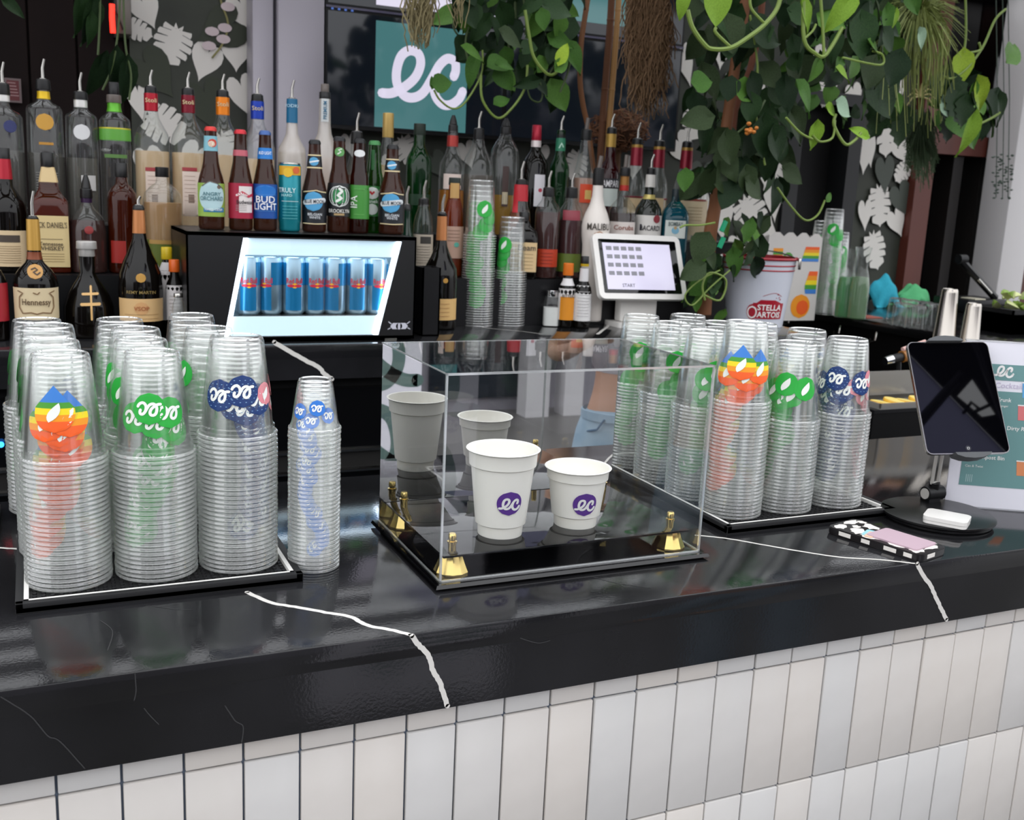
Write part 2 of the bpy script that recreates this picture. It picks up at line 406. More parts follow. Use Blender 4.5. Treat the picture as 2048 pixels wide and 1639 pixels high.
for s, x, y, z, a, sxx in ((HEART, 1600, 150, 70, 20, .9), (MONST, 1650, 185, 60, -15, 1), (HEART, 1705, 195, 60, 20, .8), (HEART, 1640, 120, 60, 60, .9), (HEART, 1735, 300, 74, 15, .55), (MONST, 1768, 265, 96, 8, .62), (HEART, 1803, 300, 74, 40, .8),
        (MONST, 1755, 410, 84, 10, .8), (HEART, 1726, 430, 66, 8, .6), (HEART, 1725, 320, 60, 0, .6), (MONST, 1800, 345, 46, -40, 1), (HEART, 1790, 445, 66, 30, .8), (MONST, 1745, 500, 80, 20, .8), (HEART, 1790, 185, 60, 10, .7), (HEART, 1735, 150, 60, 30, .7)):
    printed(s, x, y, z, a, None, sxx)
for s, x, y, z, a, sxx in ((HEART, 1765, 350, 80, 10, .7), (HEART, 1800, 400, 80, 30, .8), (HEART, 1455, 300, 90, 20, .9), (HEART, 1400, 360, 80, 0, .9), (HEART, 870, 330, 60, 30, .9)):
    printed(s, x, y, z, a, PGREY, sxx)
# ------------------------------------------------------------------ video wall: four screens
YT = 3.5
SCRBLACK = mat('screen_black', '#050608', 0.08, emit='#0c1016', es=0.9)
SCRTEAL = mat('screen_teal', '#1c3032', 0.1, emit='#3f6a6c', es=0.85)
SCRWHITE = mat('screen_white', '#303035', 0.1, emit='#c9c4d6', es=0.9)
SCRGLINT = mat('bezel_glint', '#4a4560', 0.25)  # dull purple stands for the glint along the gap between screens
def tz(px, py): return P(px, py, Y=YT).z
def tx(px, py): return P(px, py, Y=YT).x
txl, txm, txr = tx(650, 130), tx(1010, 160), tx(1358, 200)
zmid, zbot, ztop = tz(1000, 53), tz(1000, 279), tz(1000, 53) + 0.45
def screen(label, x0, x1, z0, z1):
    t = thing('video_screen', label, 'screen', ((x0 + x1) / 2, YT, z0), 0, 'video wall screens')
    w, h = (x1 - x0) / 2, z1 - z0
    MB().box(-w, w, 0.0, 0.06, 0, h).build('casing', BLACKPL, t, smooth=False)
    MB().box(-w + .008, w - .008, -0.002, 0.0, 0.012, h - .008).build('display', SCRBLACK, t, smooth=False)
    return t, lambda px, py: (P(px, py, Y=YT).x - (x0 + x1) / 2, P(px, py, Y=YT).z - z0)
def picture(t, L, q, m, name='picture'):
    MB().add([(L(*p)[0], -0.003, L(*p)[1]) for p in q], [(0, 1, 2, 3)]).build(name, m, t, smooth=False)
t1, L1 = screen('dark wall screen showing a white script ec logo on teal', txl, txm, zbot, zmid - .004)
a, b = L1(748, 253), L1(937, 62)
MB().box(a[0], b[0], -.0032, -.0022, a[1], b[1]).build('picture', SCRTEAL, t1, smooth=False)
eb = MB(); cxy = L1(846, 156); put(eb, sh_ec(0.30, thick=.105, k=6), flat_map((cxy[0], -.0032, cxy[1]), (1, 0, 0), (0, 0, 1)), .0008, 0); eb.build('logo', SCRWHITE, t1, smooth=False)
mt = MB(); q0 = L1(662, 16)
put(mt, [sh_rect(i * .022, i * .022 + .008, -.004, .004, 1) for i in range(4)], flat_map((q0[0], -.002, q0[1]), (1, 0, 0), (0, 0, 1)), .001, 0); mt.build('menu_icons', mat('menu_blue', '#20305a', .3, emit='#4468b8', es=.7), t1, smooth=False)
t2, L2 = screen('blank dark wall screen behind the bare cane stems', txm, txr, zbot, zmid - .004)
t3, L3 = screen('upper wall screen with a white picture, cut by the frame', txl, txm, zmid, ztop)
a = L3(752, 6); MB().box(a[0], (txm - txl) / 2 - .03, -.0032, -.0022, zmid * 0 + .022, .42).build('picture', SCRWHITE, t3, smooth=False)
t4, L4 = screen('upper wall screen with a teal picture above the cane stems', txm, txr, zmid, ztop)
a, b = L4(1128, 20), L4(1300, 20)
MB().box(a[0], b[0], -.0032, -.0022, .05, .42).build('picture', SCRTEAL, t4, smooth=False)
for t, x0, x1 in ((t3, txl, txm), (t4, txm, txr)):
    MB().box(-(x1 - x0) / 2, (x1 - x0) / 2, -.006, -.001, -.003, .004).build('glint_strip', SCRGLINT, t, smooth=False)
# ------------------------------------------------------------------ front bar: worktop and tiled front
ZC = 1.07; YE = 1.0203; YB = 1.66; ZS = 0.972
bar = thing('bar_worktop', 'thick black stone bar counter with white veins over pale tiles', 'counter', (0.6, YE, ZC))
bx, by, bz = 0.6, YE, ZC
m_ = MB().box(-2.2 - bx, 3.0 - bx, 0, YB - YE, -0.03, 0, bev=0.0025)
m_.build('slab', STONE, bar)
MB().box(-2.2 - bx, 3.0 - bx, 0.0004, 0.03, ZS - ZC, -0.0285).build('apron', STONE, bar, smooth=False)
def vein(pts_px, w, where, m, par, org, Y=None, Z=None):
    pts = [P(x, y, Y=Y, Z=Z) - Vector(org) for x, y in pts_px]
    if Z is not None: p2 = [(p.x, p.y) for p in pts]; fm = lambda u, v, o: (u, v, Z - org[2] + o)
    else: p2 = [(p.x, p.z) for p in pts]; fm = lambda u, v, o: (u, Y - org[1] - o, v)
    p3 = catmull(p2, 6); rn = random.Random(len(pts_px)); p3 = [(x + rn.uniform(-1, 1) * w * .1, y + rn.uniform(-1, 1) * w * .1) for x, y in p3]
    mb = MB(); put(mb, [sh_stroke(p3, w, 3)], fm, 0.0003, 0)
    mb.build('vein', m, par, smooth=False)
O = (bx, by, bz)
vein([(495, 1184), (540, 1204), (600, 1215), (660, 1226), (700, 1233), (735, 1250), (780, 1259), (822, 1269)], .0065, 0, VEIN, bar, O, Z=ZC)
vein([(824, 1270), (838, 1289), (858, 1312), (866, 1340), (880, 1365), (886, 1385), (895, 1412)], .006, 0, VEIN, bar, O, Y=YE)
vein([(1392, 1070), (1450, 1076), (1520, 1088), (1600, 1102), (1680, 1114), (1760, 1119), (1833, 1127)], .0045, 0, VEIN, bar, O, Z=ZC)
vein([(1834, 1127), (1846, 1150), (1862, 1172), (1872, 1196), (1884, 1220), (1893, 1238)], .0065, 0, VEIN, bar, O, Y=YE)
vein([(-20, 1093), (10, 1096), (45, 1098)], .005, 0, VEIN, bar, O, Z=ZC)
vein([(0, 1392), (60, 1430), (95, 1470), (120, 1482), (170, 1536)], .0012, 0, FAINT, bar, O, Y=YE)
vein([(450, 1410), (470, 1440), (486, 1452), (483, 1485)], .0012, 0, FAINT, bar, O, Y=YE)
vein([(270, 1345), (272, 1380), (268, 1400)], .001, 0, FAINT, bar, O, Y=YE)
vein([(288, 1415), (300, 1430), (318, 1448)], .001, 0, FAINT, bar, O, Y=YE)
vein([(1040, 1275), (1075, 1285), (1100, 1280)], .001, 0, FAINT, bar, O, Y=YE)
vein([(290, 1210), (320, 1214), (350, 1218), (385, 1219)], .001, 0, FAINT, bar, O, Z=ZC)
vein([(1185, 1153), (1230, 1165), (1300, 1175)], .0012, 0, FAINT, bar, O, Z=ZC)
vein([(200, 1240), (225, 1262), (215, 1300)], .001, 0, FAINT, bar, O, Z=ZC)
vein([(640, 1070), (690, 1077), (735, 1082)], .0012, 0, FAINT, bar, O, Z=ZC)
front = struct(MB().box(-2.2, 3.0, YE + .022, YE + .12, 0, ZS).build('wall_front', GROUT, smooth=False))
TP = 0.0617; rr = random.Random(3)
tmesh = {}
def tile_mesh(h, k):
    key = (round(h, 3), k)
    if key not in tmesh:
        o = MB().box(-TP / 2 + .0012, TP / 2 - .0012, -.004, .004, 0, h, bev=.0016).build('tile', TILE[k], front)
        tmesh[key] = o.data; bpy.data.objects.remove(o)
    return tmesh[key]
rows = [(0.9418, ZS - .001)]
z = 0.939
while z > 0.05: rows.append((z - .1828, z)); z -= .1856
for i in range(-8, 38):
    for r_, (z0, z1) in enumerate(rows):
        o = link('tile', tile_mesh(z1 - z0, rr.randrange(4)), front, (-.003 + (i + .5) * TP, YE + .02 + rr.uniform(-.0006, .0006), z0))
        o.rotation_euler = (rr.uniform(-.004, .004), 0, rr.uniform(-.006, .006))
# ------------------------------------------------------------------ back bar
ZB = 1.19; YBE = 2.36; XBR = 2.70
bb = thing('back_bar', 'black stone back counter carrying the bottles and the lit can cooler', 'counter', (0.6, YBE, ZB))
O2 = (0.6, YBE, ZB)
MB().box(-2.0, XBR - 1.2, 0, .78, -.035, 0, bev=.003).build('slab', STONE, bb)
MB().box(-2.0, XBR - 1.2, .0004, .03, -.083, -.0335).build('apron', STONE, bb, smooth=False)
MB().box(-2.0, XBR - 1.2, .05, .78, -ZB, -.083).build('carcass', BLACK, bb, smooth=False)
vein([(548, 684), (575, 700), (605, 717), (635, 733), (650, 748), (664, 757)], .010, 0, VEIN, bb, O2, Y=YBE)
vein([(945, 650), (985, 657), (1040, 662), (1085, 668)], .004, 0, VEIN, bb, O2, Z=ZB)
vein([(1222, 645), (1212, 655), (1195, 668)], .009, 0, VEIN, bb, O2, Z=ZB)
# stepped bottle risers on the back counter
st = thing('bottle_riser', 'stepped black shelf holding rows of liquor bottles', 'shelf', (0.6, 2.64, ZB))
MB().box(-2.0, -.30, .0, .15, 0.0003, .13).build('step', BLACKPL, st, smooth=False)
MB().box(.245, 1.28, .0, .15, 0.0003, .13).build('step', BLACKPL, st, smooth=False)
MB().box(-2.0, 1.50, .15, .28, 0.0003, .24).build('step', BLACKPL, st, smooth=False)
# under-counter fridges
GLASSDK = mat('fridge_glass', '#0a0a0b', .05)
def underfridge(x0, x1, label):
    t = thing('undercounter_fridge', label, 'fridge', (x0, YBE + .02, 0), 0, 'fridges under the back counter')
    w = x1 - x0
    MB().box(.004, w - .004, 0, .025, .08, 1.08).build('door', GLASSDK, t, smooth=False)
    for z_, h_ in ((.925, .006), (.875, .005)):
        MB().box(.004, w - .004, -.012, 0, z_, z_ + h_).build('rail', STEEL, t, smooth=False)
    MB().box(.004, w - .004, -.004, 0, .884, .925).build('kick_panel', mat('grey_panel', '#2c2b2a', .35, .3), t, smooth=False)
    return t
u1 = underfridge(-.9, .12, 'black under-counter fridge at left with a small blue light')
p_ = P(2, 890, Y=YBE) - Vector((-.9, YBE + .02, 0))
MB().lathe([(0, 0), (.006, 0), (.006, .004), (0, .005)], 12, M=Matrix.Translation((p_.x, -.012, p_.z)) @ Matrix.Rotation(pi / 2, 4, 'X')).build('indicator_light', mat('blue_led', '#1060ff', .3, emit='#2a8cff', es=4), u1)
u2 = underfridge(.12, 1.16, 'black under-counter fridge with steel rails below the lit can cooler')
u3 = underfridge(1.16, 2.2, 'black under-counter fridge below the white order terminal')
# ------------------------------------------------------------------ right wing counter
ZG = 1.15; XG = 2.83
wg = thing('side_counter', 'black side counter with bag hooks, running back to the wall', 'counter', (XG, 2.4, ZG))
MB().box(0, .95, 0, YW - 2.42, -.035, 0, bev=.003).build('slab', mat('black_laminate', '#0f0f10', .16), wg)
MB().box(.03, .95, 0.02, YW - 2.42, -ZG, -.035).build('carcass', BLACK, wg, smooth=False)
for px, py in ((1592, 622), (1693, 645), (1765, 668)):
    p = P(px, py, X=XG + .03) - Vector((XG, 2.4, ZG))
    MB().tube([(.03, p.y, -.036), (.0, p.y, -.04), (-.004, p.y, -.07), (-.03, p.y - .004, -.075), (-.03, p.y - .004, -.06)], .004, 6).build('bag_hook', STEEL, wg)
# ------------------------------------------------------------------ clear cups (upside down: rim at z=0)
CUP = clear('cup_plastic', (0.985, 0.99, 0.985), 0.045, 0.40, 0.018, (0.88, 0.9, 0.88), 0.12, 2.2)
CUPRIM = clear('cup_rim', (0.97, 0.98, 0.97), 0.12, 0.6, 0.22, (0.95, 0.96, 0.94), 0.10, 1.6)
CUPBASE = clear('cup_base_ring', (0.95, 0.96, 0.95), 0.3, 0.7, 0.3, (0.95, 0.96, 0.95), 0.12, 1.5)
PGRN = mat('print_green', '#23ac3c', .45); PWHT = mat('print_white', '#f2f4ee', .5); PNAVY = mat('print_navy', '#12356f', .45)
PBLU = mat('print_blue', '#2f79d2', .45); PRED = mat('print_red', '#f4601c', .45); PORG = mat('print_orange', '#f59a1c', .45); PYEL = mat('print_yellow', '#f6dc1e', .45)
PGR2 = mat('print_dark_green', '#4d9e33', .45); PSKY = mat('print_sky', '#3f83d4', .45); PPNK = mat('print_pink', '#e58c95', .45); PDOT = mat('print_dot', '#7fa6cf', .5)
PMATS = [PGRN, PWHT, PNAVY, PBLU, PRED, PORG, PYEL, PGR2, PSKY, PPNK, PDOT]
BIG = dict(h=.122, R=.0492, rw=.0462, rb=.0315, pitch=.0056)
SMALL = dict(h=.064, R=.0335, rw=.0312, rb=.0208, pitch=.0052)
def cup_wall_r(c, z): return c['rw'] + (c['rb'] - c['rw']) * (z - .004) / (c['h'] - .004)
def cup_mesh(c, seg=32, wall=True):
    mb = MB(); R = c['R']; rw = c['rw']; rb = c['rb']; h = c['h']
    k = R / .0492
    mb.lathe([(rw - .0004, .0005 * k), (R - .001, 0), (R, .0014), (R - .0004, .0032), (R - .0016, .0040), (rw + .0003, .0038)], seg, mi=1, caps=(False, False))
    if wall:
        mb.lathe([(rw, .003), (rw - .0008, .012 * k), (rw - .0028 * k, .0135 * k), (cup_wall_r(c, h * .5), h * .5), (rb + .0012, h - .006 * k), (rb, h - .0022)], seg, caps=(False, False))
        mb.lathe([(rb, h - .0022), (rb - .001 * k, h - .0004), (rb - .0022 * k, h), (rb - .004 * k, h - .0016)], seg, mi=2, caps=(False, False))
        mb.lathe([(rb - .004 * k, h - .0016), (rb - .006 * k, h - .004 * k)], seg, caps=(False, True))
    return mb
def cup_print(c, kind):
    """the cup's two (or three) printed marks, each a mesh of its own"""
    k = c['h'] / .122; out = []
    def fm(a0, zc):
        def f(u, v, off):
            z = zc + v; r = cup_wall_r(c, z) + .0004 + off; t = a0 + u / cup_wall_r(c, zc)
            return (r * sin(t), -r * cos(t), z)
        return f
    flip = lambda shs: [([(-u, -v) for u, v in vs], fs) for vs, fs in shs]
    r = .0185 * k; zc = .060 * k
    A, B = fm(0, zc), fm(pi, zc)
    if kind == 'plain':
        for F in (A, B): mb = MB(); put(mb, sh_disc(r), F, 0, 0); out.append(mb)
    elif kind == 'green':
        mb = MB(); put(mb, sh_disc(r), A, 0, 0); put(mb, sh_leaf(.021 * k), A, .0004, 1); out.append(mb)
        mb = MB(); put(mb, sh_disc(r), B, 0, 0); put(mb, flip(sh_ec(.026 * k)), B, .0004, 1); out.append(mb)
    elif kind == 'navy':
        for F in (A, B):
            mb = MB(); put(mb, sh_disc(r * 1.05), F, 0, 2); put(mb, flip(sh_ec(.026 * k)), F, .0005, 1)
            d = r / 4.2
            put(mb, [sh_rect((i + (j % 2) * .5) * d * 1.5 - .0009, (i + (j % 2) * .5) * d * 1.5 + .0009, j * d - .0004, j * d + .0004, 1) for i in range(-3, 4) for j in range(-4, 5) if ((i + (j % 2) * .5) * d * 1.5) ** 2 + (j * d) ** 2 < (r * .93) ** 2], F, .0003, 10); out.append(mb)
        C = fm(pi * .5, zc); mb = MB(); put(mb, sh_disc(r * .75), C, 0, 9); put(mb, sh_leaf(.016), C, .0004, 1); out.append(mb)
    elif kind == 'blue':
        for F in (A, B):
            mb = MB(); put(mb, sh_disc(r * 1.02), F, 0, 3); put(mb, flip(sh_ec(.026 * k)), F, .0004, 1); out.append(mb)
    elif kind == 'rainbow':
        R_ = r * 1.22
        def w(y):
            if y < R_ * .25: return sqrt(max(0, R_ * R_ - y * y))
            return max(0, R_ * .968 * (1 - (y - R_ * .25) / (R_ * 1.1)))
        cuts = [-R_ * .999, -R_ * .45, -R_ * .12, R_ * .2, R_ * .5, R_ * 1.34]
        for F in (A, B):
            mb = MB()
            for i, mi in enumerate((4, 5, 6, 7, 8)):
                put(mb, sh_scan(lambda y: -w(y), lambda y: w(y), cuts[i], cuts[i + 1], 4, 5), F, 0, mi)
            put(mb, sh_leaf(.022 * k), F, .0004, 1); out.append(mb)
    return out
CMESH = {}
def get_cup(c, kind):
    key = (c['h'], kind)
    if key not in CMESH:
        o = cup_mesh(c).build('plastic_cup', [CUP, CUPRIM, CUPBASE]); ps = [q.build('print', PMATS, o) for q in cup_print(c, kind)]
        CMESH[key] = (o.data, [p.data for p in ps])
        for p in ps: bpy.data.objects.remove(p)
        bpy.data.objects.remove(o)
    return CMESH[key]
rc = random.Random(11); NCUP = [0]
ORD = 'first second third fourth fifth sixth seventh eighth ninth tenth eleventh twelfth thirteenth fourteenth fifteenth sixteenth seventeenth eighteenth nineteenth twentieth'.split()
def ordinal(i): return ORD[i - 1] if i <= 20 else (('twenty-' if i < 30 else 'thirty-' if i < 40 else 'forty-') + ORD[i % 10 - 1] if i % 10 else {30: 'thirtieth', 40: 'fortieth'}[i])
def stack(c, kind, x, y, z0, ztop, ang, where, group, turn=22.0, lean=0.0):
    n = max(2, round((ztop - z0 - c['h']) / c['pitch']) + 1)
    a = ang
    for i in range(n - 1, -1, -1):
        me, pm = get_cup(c, kind); NCUP[0] += 1
        o = link('plastic_cup', me); o.location = (x + lean * i + rc.uniform(-.0004, .0004), y + rc.uniform(-.0004, .0004), z0 + i * c['pitch'])
        k = n - 1 - i
        o.rotation_euler = (0, 0, radians(a))
        if k == 0: lab = 'topmost upside-down clear cup of ' + where
        else: lab = ordinal(k + 1) + ' clear cup from the top of ' + where
        tag(o, lab, 'cup', group); [link('print', q_, o) for q_ in pm]
        if k == 0: a += turn
        elif k < 3: a += -turn * 1.7 if k == 1 else turn
        else: a += rc.uniform(-16, 16) if k > 5 else rc.uniform(-30, 30)
        if k > 3: a = ang + max(-48, min(48, a - ang))
REST = MB()
def rest_stack(c, kind, x, y, z0, ztop, ang, seg=26):
    n = max(2, round((ztop - z0 - c['h']) / c['pitch']) + 1); a = ang
    rim = cup_mesh(c, seg, False); full = cup_mesh(c, seg, True); pr = MB()
    pl = MB()
    for q in cup_print(c, kind): pr.add(q.v, q.f); pr.m[-len(q.m):] = q.m
    for q in cup_print(c, 'plain'): pl.add(q.v, q.f)
    for i in range(n - 1, -1, -1):
        k = n - 1 - i
        M = Matrix.Translation((x + rc.uniform(-.0005, .0005), y + rc.uniform(-.0005, .0005), z0 + i * c['pitch'])) @ Matrix.Rotation(radians(a), 4, 'Z')
        src = full if k % 2 == 0 else rim
        b = len(REST.v); REST.v += [tuple(M @ Vector(v)) for v in src.v]; REST.f += [tuple(b + q for q in f) for f in src.f]; REST.m += src.m
        if k % 3 == 0:
            s_ = pr if k == 0 or kind != 'green' else pl
            b = len(REST.v); REST.v += [tuple(M @ Vector(v)) for v in s_.v]; REST.f += [tuple(b + q for q in f) for f in s_.f]; REST.m += [q + 3 for q in s_.m]
        a += rc.uniform(-20, 20); a = ang + max(-50, min(50, a - ang))
ZT = ZC + .0085
def face(x, y): return -math.degrees(atan2(x, y))
def topz(px, py, y): return P(px, py, Y=y).z
G1 = 'clear cups stacked on the left bar mat'; G2 = 'clear cups stacked on the right bar mat'
yr = (1.285, 1.385, 1.487, 1.588)
stack(BIG, 'rainbow', .022, yr[0], ZT, topz(124, 703, yr[0]), -14, 'the rainbow-print stack, front left of left mat', G1)
stack(BIG, 'green', .122, yr[0], ZT, topz(307, 706, yr[0]), 168, 'the green-print stack, front middle of left mat', G1, 34)
stack(BIG, 'navy', .2215, yr[0], ZT, topz(485, 667, yr[0]), 0, 'the navy-print stack, front right of left mat', G1, -42)
for kind, x, r_, px, py, an in (('green', .015, 1, 111, 680, 70), ('green', .012, 2, 105, 653, 60), ('green', .0, 3, 81, 634, 60), ('green', .119, 1, 285, 680, -45), ('green', .121, 2, 281, 655, -60), ('green', .108, 3, 242, 634, 30), ('green', .218, 2, 439, 655, -70), ('green', .208, 3, 391, 632, 50)):
    rest_stack(BIG, kind, x, yr[r_], ZT, topz(px, py, yr[r_]), an)
stack(SMALL, 'blue', .313, 1.262, ZC + .0005, topz(636, 760, 1.262), -8, 'the short blue-print stack right of left mat', 'small clear cups in the short stack', -50)
xr = (.985, 1.085, 1.189)
stack(BIG, 'rainbow', xr[0], yr[0], ZT, topz(1516, 641, yr[0]), face(xr[0], yr[0]) - 2, 'the rainbow-print stack, front left of right mat', G2, 44)
stack(BIG, 'green', xr[1], yr[0], ZT, topz(1617, 682, yr[0]), face(xr[1], yr[0]) - 14, 'the green-print stack, front middle of right mat', G2, 46)
stack(BIG, 'navy', xr[2], yr[0], ZT, topz(1728, 676, yr[0]), face(xr[2], yr[0]) - 16, 'the navy-print stack, front right of right mat', G2, 62)
stack(BIG, 'green', xr[0], yr[1], ZT, topz(1424, 662, yr[1]), face(xr[0], yr[1]) + 28, 'the green-print stack, second behind the rainbow stack', G2, 30)
for kind, x, r_, px, py, an in (('green', xr[0], 2, 1349, 645, 20), ('green', xr[0], 3, 1281, 629, 5), ('green', xr[1], 1, 1540, 644, -30), ('rainbow', xr[2], 1, 1636, 657, -60), ('green', xr[1], 2, 1442, 641, 20), ('green', xr[1], 3, 1372, 630, 10)):
    rest_stack(BIG, kind, x, yr[r_], ZT, topz(px, py, yr[r_]), an - 35)
# back counter and side counter stacks
BACKC = dict(h=.15, R=.046, rw=.0435, rb=.0335, pitch=.0068)
rest_stack(BACKC, 'green', P(953, 640, Y=2.66).x, 2.66, ZB, P(953, 358, Y=2.66).z, -5)
rest_stack(BACKC, 'green', P(1017, 640, Y=2.66).x, 2.66, ZB, P(1017, 432, Y=2.66).z, -58)
for px, tpy, y, an in ((1652, 415, 3.16, -40), (1632, 440, 3.24, -50), (1668, 462, 3.26, -20)):
    p = P(px, 590, Y=y); rest_stack(BACKC, 'green', p.x, y, ZG, P(px, tpy, Y=y).z, an)
tag(REST.build('plastic_cups', [CUP, CUPRIM, CUPBASE] + PMATS), 'further stacks of clear cups behind the front ones and on back counters', 'cups', 'clear cups in the stacks behind', 'stuff')
# ------------------------------------------------------------------ bar mats
WLINE = mat('mat_border_white', '#e4e2dd', .5)
def bar_mat(label, x0, x1, y0, y1):
    t = thing('bar_mat', label, 'mat', ((x0 + x1) / 2, y0, ZC), 0, 'rubber bar mats')
    w, d = (x1 - x0) / 2, y1 - y0
    MB().box(-w, w, 0, d, .0003, .0065).build('mat_base', RUBBER, t, smooth=False)
    r = MB()
    for a, b, c, e in ((-w, w, 0, .009), (-w, w, d - .009, d), (-w, -w + .009, 0, d), (w - .009, w, 0, d)): r.box(a, b, c, e, 0.0003, .0125, bev=.001)
    r.build('mat_rim', RUBBER, t)
    r = MB(); i0 = .0085
    for a, b, c, e in ((-w + i0, w - i0, i0, i0 + .0055), (-w + i0, w - i0, d - i0 - .0055, d - i0), (-w + i0, -w + i0 + .0055, i0, d - i0), (w - i0 - .0055, w - i0, i0, d - i0)): r.box(a, b, c, e, .006, .0118)
    r.build('border_line', WLINE, t, smooth=False)
    nb = MB(); s = .0095; x = -w + .02
    while x < w - .018:
        y = .02
        while y < d - .018:
            nb.lathe([(.0026, .006), (.0024, .0085)], 6, c=(x, y, 0), caps=(False, True)); y += s
        x += s
    o = nb.build('nubs', RUBBER, t, smooth=False); o['kind'] = 'stuff'
bar_mat('black rubber mat with a white border under the left cup stacks', -.0365, .2865, 1.2072, 1.655)
bar_mat('black rubber mat with a white border under the right cup stacks', .925, 1.259, 1.2072, 1.655)
t = thing('drip_mat', 'ribbed black rubber mat at the back left of the bar', 'mat', (-.16, 1.47, ZC))
MB().box(-.1, .1, 0, .15, 0.0003, .008, bev=.001).build('base', RUBBER, t)
for i in range(14): MB().box(-.096 + i * .0145, -.096 + i * .0145 + .006, .006, .144, .008, .016).build('rib', RUBBER, t, smooth=False)
# ------------------------------------------------------------------ display case
x0, x1, y0, y1 = .431, .835, 1.1235, 1.3985
ccx = (x0 + x1) / 2
t = thing('display_case', 'clear acrylic display case with mirrored back, gold posts and two white cups', 'display case', (ccx, y0, ZC))
hw = (x1 - x0) / 2; D = y1 - y0; HC = .2715
MB().box(-hw + .012, hw - .012, .012, D - .012, 0.0003, .004).build('foot_plate', BLACKGLOSS, t, smooth=False)
bm = MB(); bm.add([(-hw, 0, .004), (hw, 0, .004), (hw, D, .004), (-hw, D, .004), (-hw + .002, .002, .0085), (hw - .002, .002, .0085), (hw - .002, D - .002, .0085), (-hw + .002, D - .002, .0085)],
    [(3, 2, 1, 0), (4, 5, 6, 7), (0, 1, 5, 4), (1, 2, 6, 5), (2, 3, 7, 6), (3, 0, 4, 7)]); bm.build('base_plate', BLACKGLOSS, t, smooth=False)
ACR = clear('acrylic', (0.985, 0.99, 0.99), 0.035, 0.75, 0.0, (.8, .8, .8), 0.012, 5.0)
ACE = clear('acrylic_edge', (0.85, 0.87, 0.87), 0.3, 0.7, 0.35, (.9, .91, .91), 0.1, 1.5)
a, b, c, d = -hw + .0085, hw - .0095, .0115, D - .0085; T = .0028; zb = .0086
def panel(name, m, *bx): return MB().box(*bx).build(name, m, t, smooth=False)
panel('front_panel', ACR, a, b, c, c + .0006, zb, HC - T)
panel('left_panel', ACR, a, a + .0006, c, d, zb, HC - T)
panel('right_panel', ACR, b - .0006, b, c, d, zb, HC - T)
panel('lid', ACR, a, b, c, d, HC - .0006, HC)
MIRR = mat('mirror', '#dcdcdc', 0.0, 1.0)
panel('mirror_back', MIRR, a + .0007, b - .0007, d - .0025, d - .0012, zb, HC - .0012)
ed = MB()
for ex, ey in ((a, c), (b - T, c)): ed.box(ex, ex + T, ey, ey + T, zb, HC)
for ex in (a, b - T): ed.box(ex, ex + .0016, c, d, HC - .0016, HC)
ed.box(a, b, c, c + T, HC - T, HC)
ed.box(a, b, d - .001, d, HC - .0016, HC)
ed.box(a, b, c, c + .0016, zb, zb + .002); ed.box(a, a + .0016, c, d, zb, zb + .002); ed.box(b - .0016, b, c, d, zb, zb + .002)
ed.build('polished_edge', ACE, t, smooth=False)
ZPL = .0335
MB().box(a + .010, b - .010, .026, d - .004, ZPL, ZPL + .003, bev=.0006).build('platform', BLACKGLOSS, t)
for ix, iy in ((0, 0), (1, 0), (0, 1), (1, 1)):
    px = a + .0285 if ix == 0 else b - .030; py = .045 if iy == 0 else d - .03
    r = MB(); seg = 24; prof = [(.0220, 0), (.0222, .0022), (.0205, .006), (.0172, .014), (.0145, .0215), (.0140, .0248)]
    vs = []; fs = []
    for rr_, z_ in prof:
        for j in range(seg): q = 2 * pi * j / seg; k = rr_ * (1 + .045 * (j % 2)); vs.append((px + k * cos(q), py + k * sin(q), .0086 + z_))
    for i in range(len(prof) - 1):
        for j in range(seg): q = i * seg + j; w_ = i * seg + (j + 1) % seg; fs.append((q, w_, w_ + seg, q + seg))
    fs.append(tuple(range((len(prof) - 1) * seg, len(prof) * seg)))
    r.add(vs, fs); ro = r.build('riser', GOLD, t, ang=12)
    MB().lathe([(.0052, 0), (.0052, .010), (.0066, .0102), (.0066, .0125), (.0042, .013), (.0042, .015), (.0052, .0155), (.0052, .021), (.004, .0225)], 16, c=(px, py, ZPL + .003)).build('screw_knob', GOLD, ro)
# white display cups
PURP = mat('print_purple', '#55288a', .45); CUPW = mat('cup_white', '#f0ede5', .35, sub=.5)
def paper_cup(label, px, py, y, R, rb, h, la, lz, ls):
    p = P(px, py, Y=y); z0 = ZC + ZPL + .0031
    t = thing('drinking_cup', label, 'cup', (p.x, y, z0), 0, 'white cups in the display case')
    mb = MB()
    re = lambda z: rb + (R * .93 - rb) * z / h
    mb.lathe([(rb * .93, .0005), (rb * .96, 0), (rb * .97, .0015), (re(.016) - .0022, .0145), (re(.018) + .0008, .0165), (re(h * .80), h * .80), (re(h * .80) + .0026, h * .815), (R * .945, h - .006), (R * .965, h - .003), (R, h - .0022), (R + .0012, h - .0008), (R, h), (R * .955, h - .0006), (R * .93, h - .004), (re(h * .8), h * .81), (re(h * .8) - .0016, h * .79), (rb - .002, .004)], 40, caps=(True, True))
    mb.build('cup_body', CUPW, t)
    lb = MB()
    def fm(u, v, off):
        z = lz + v; r = re(z) + .0019 + off; q = la + u / re(lz); return (r * sin(q), -r * cos(q), z)
    put(lb, sh_disc(ls), fm, 0, 0); put(lb, sh_ec(ls * 1.62, cy=-.001, thick=.12), fm, .0005, 1)
    lb.build('logo', [PURP, WHITE], t)
paper_cup('taller white plastic cup with a purple logo in display case', 1000, 1050, 1.215, .0485, .031, .118, -.13, .052, .0165)
paper_cup('shorter white plastic cup with a purple logo in display case', 1150, 1040, 1.222, .0455, .0305, .083, -.16, .038, .0165)
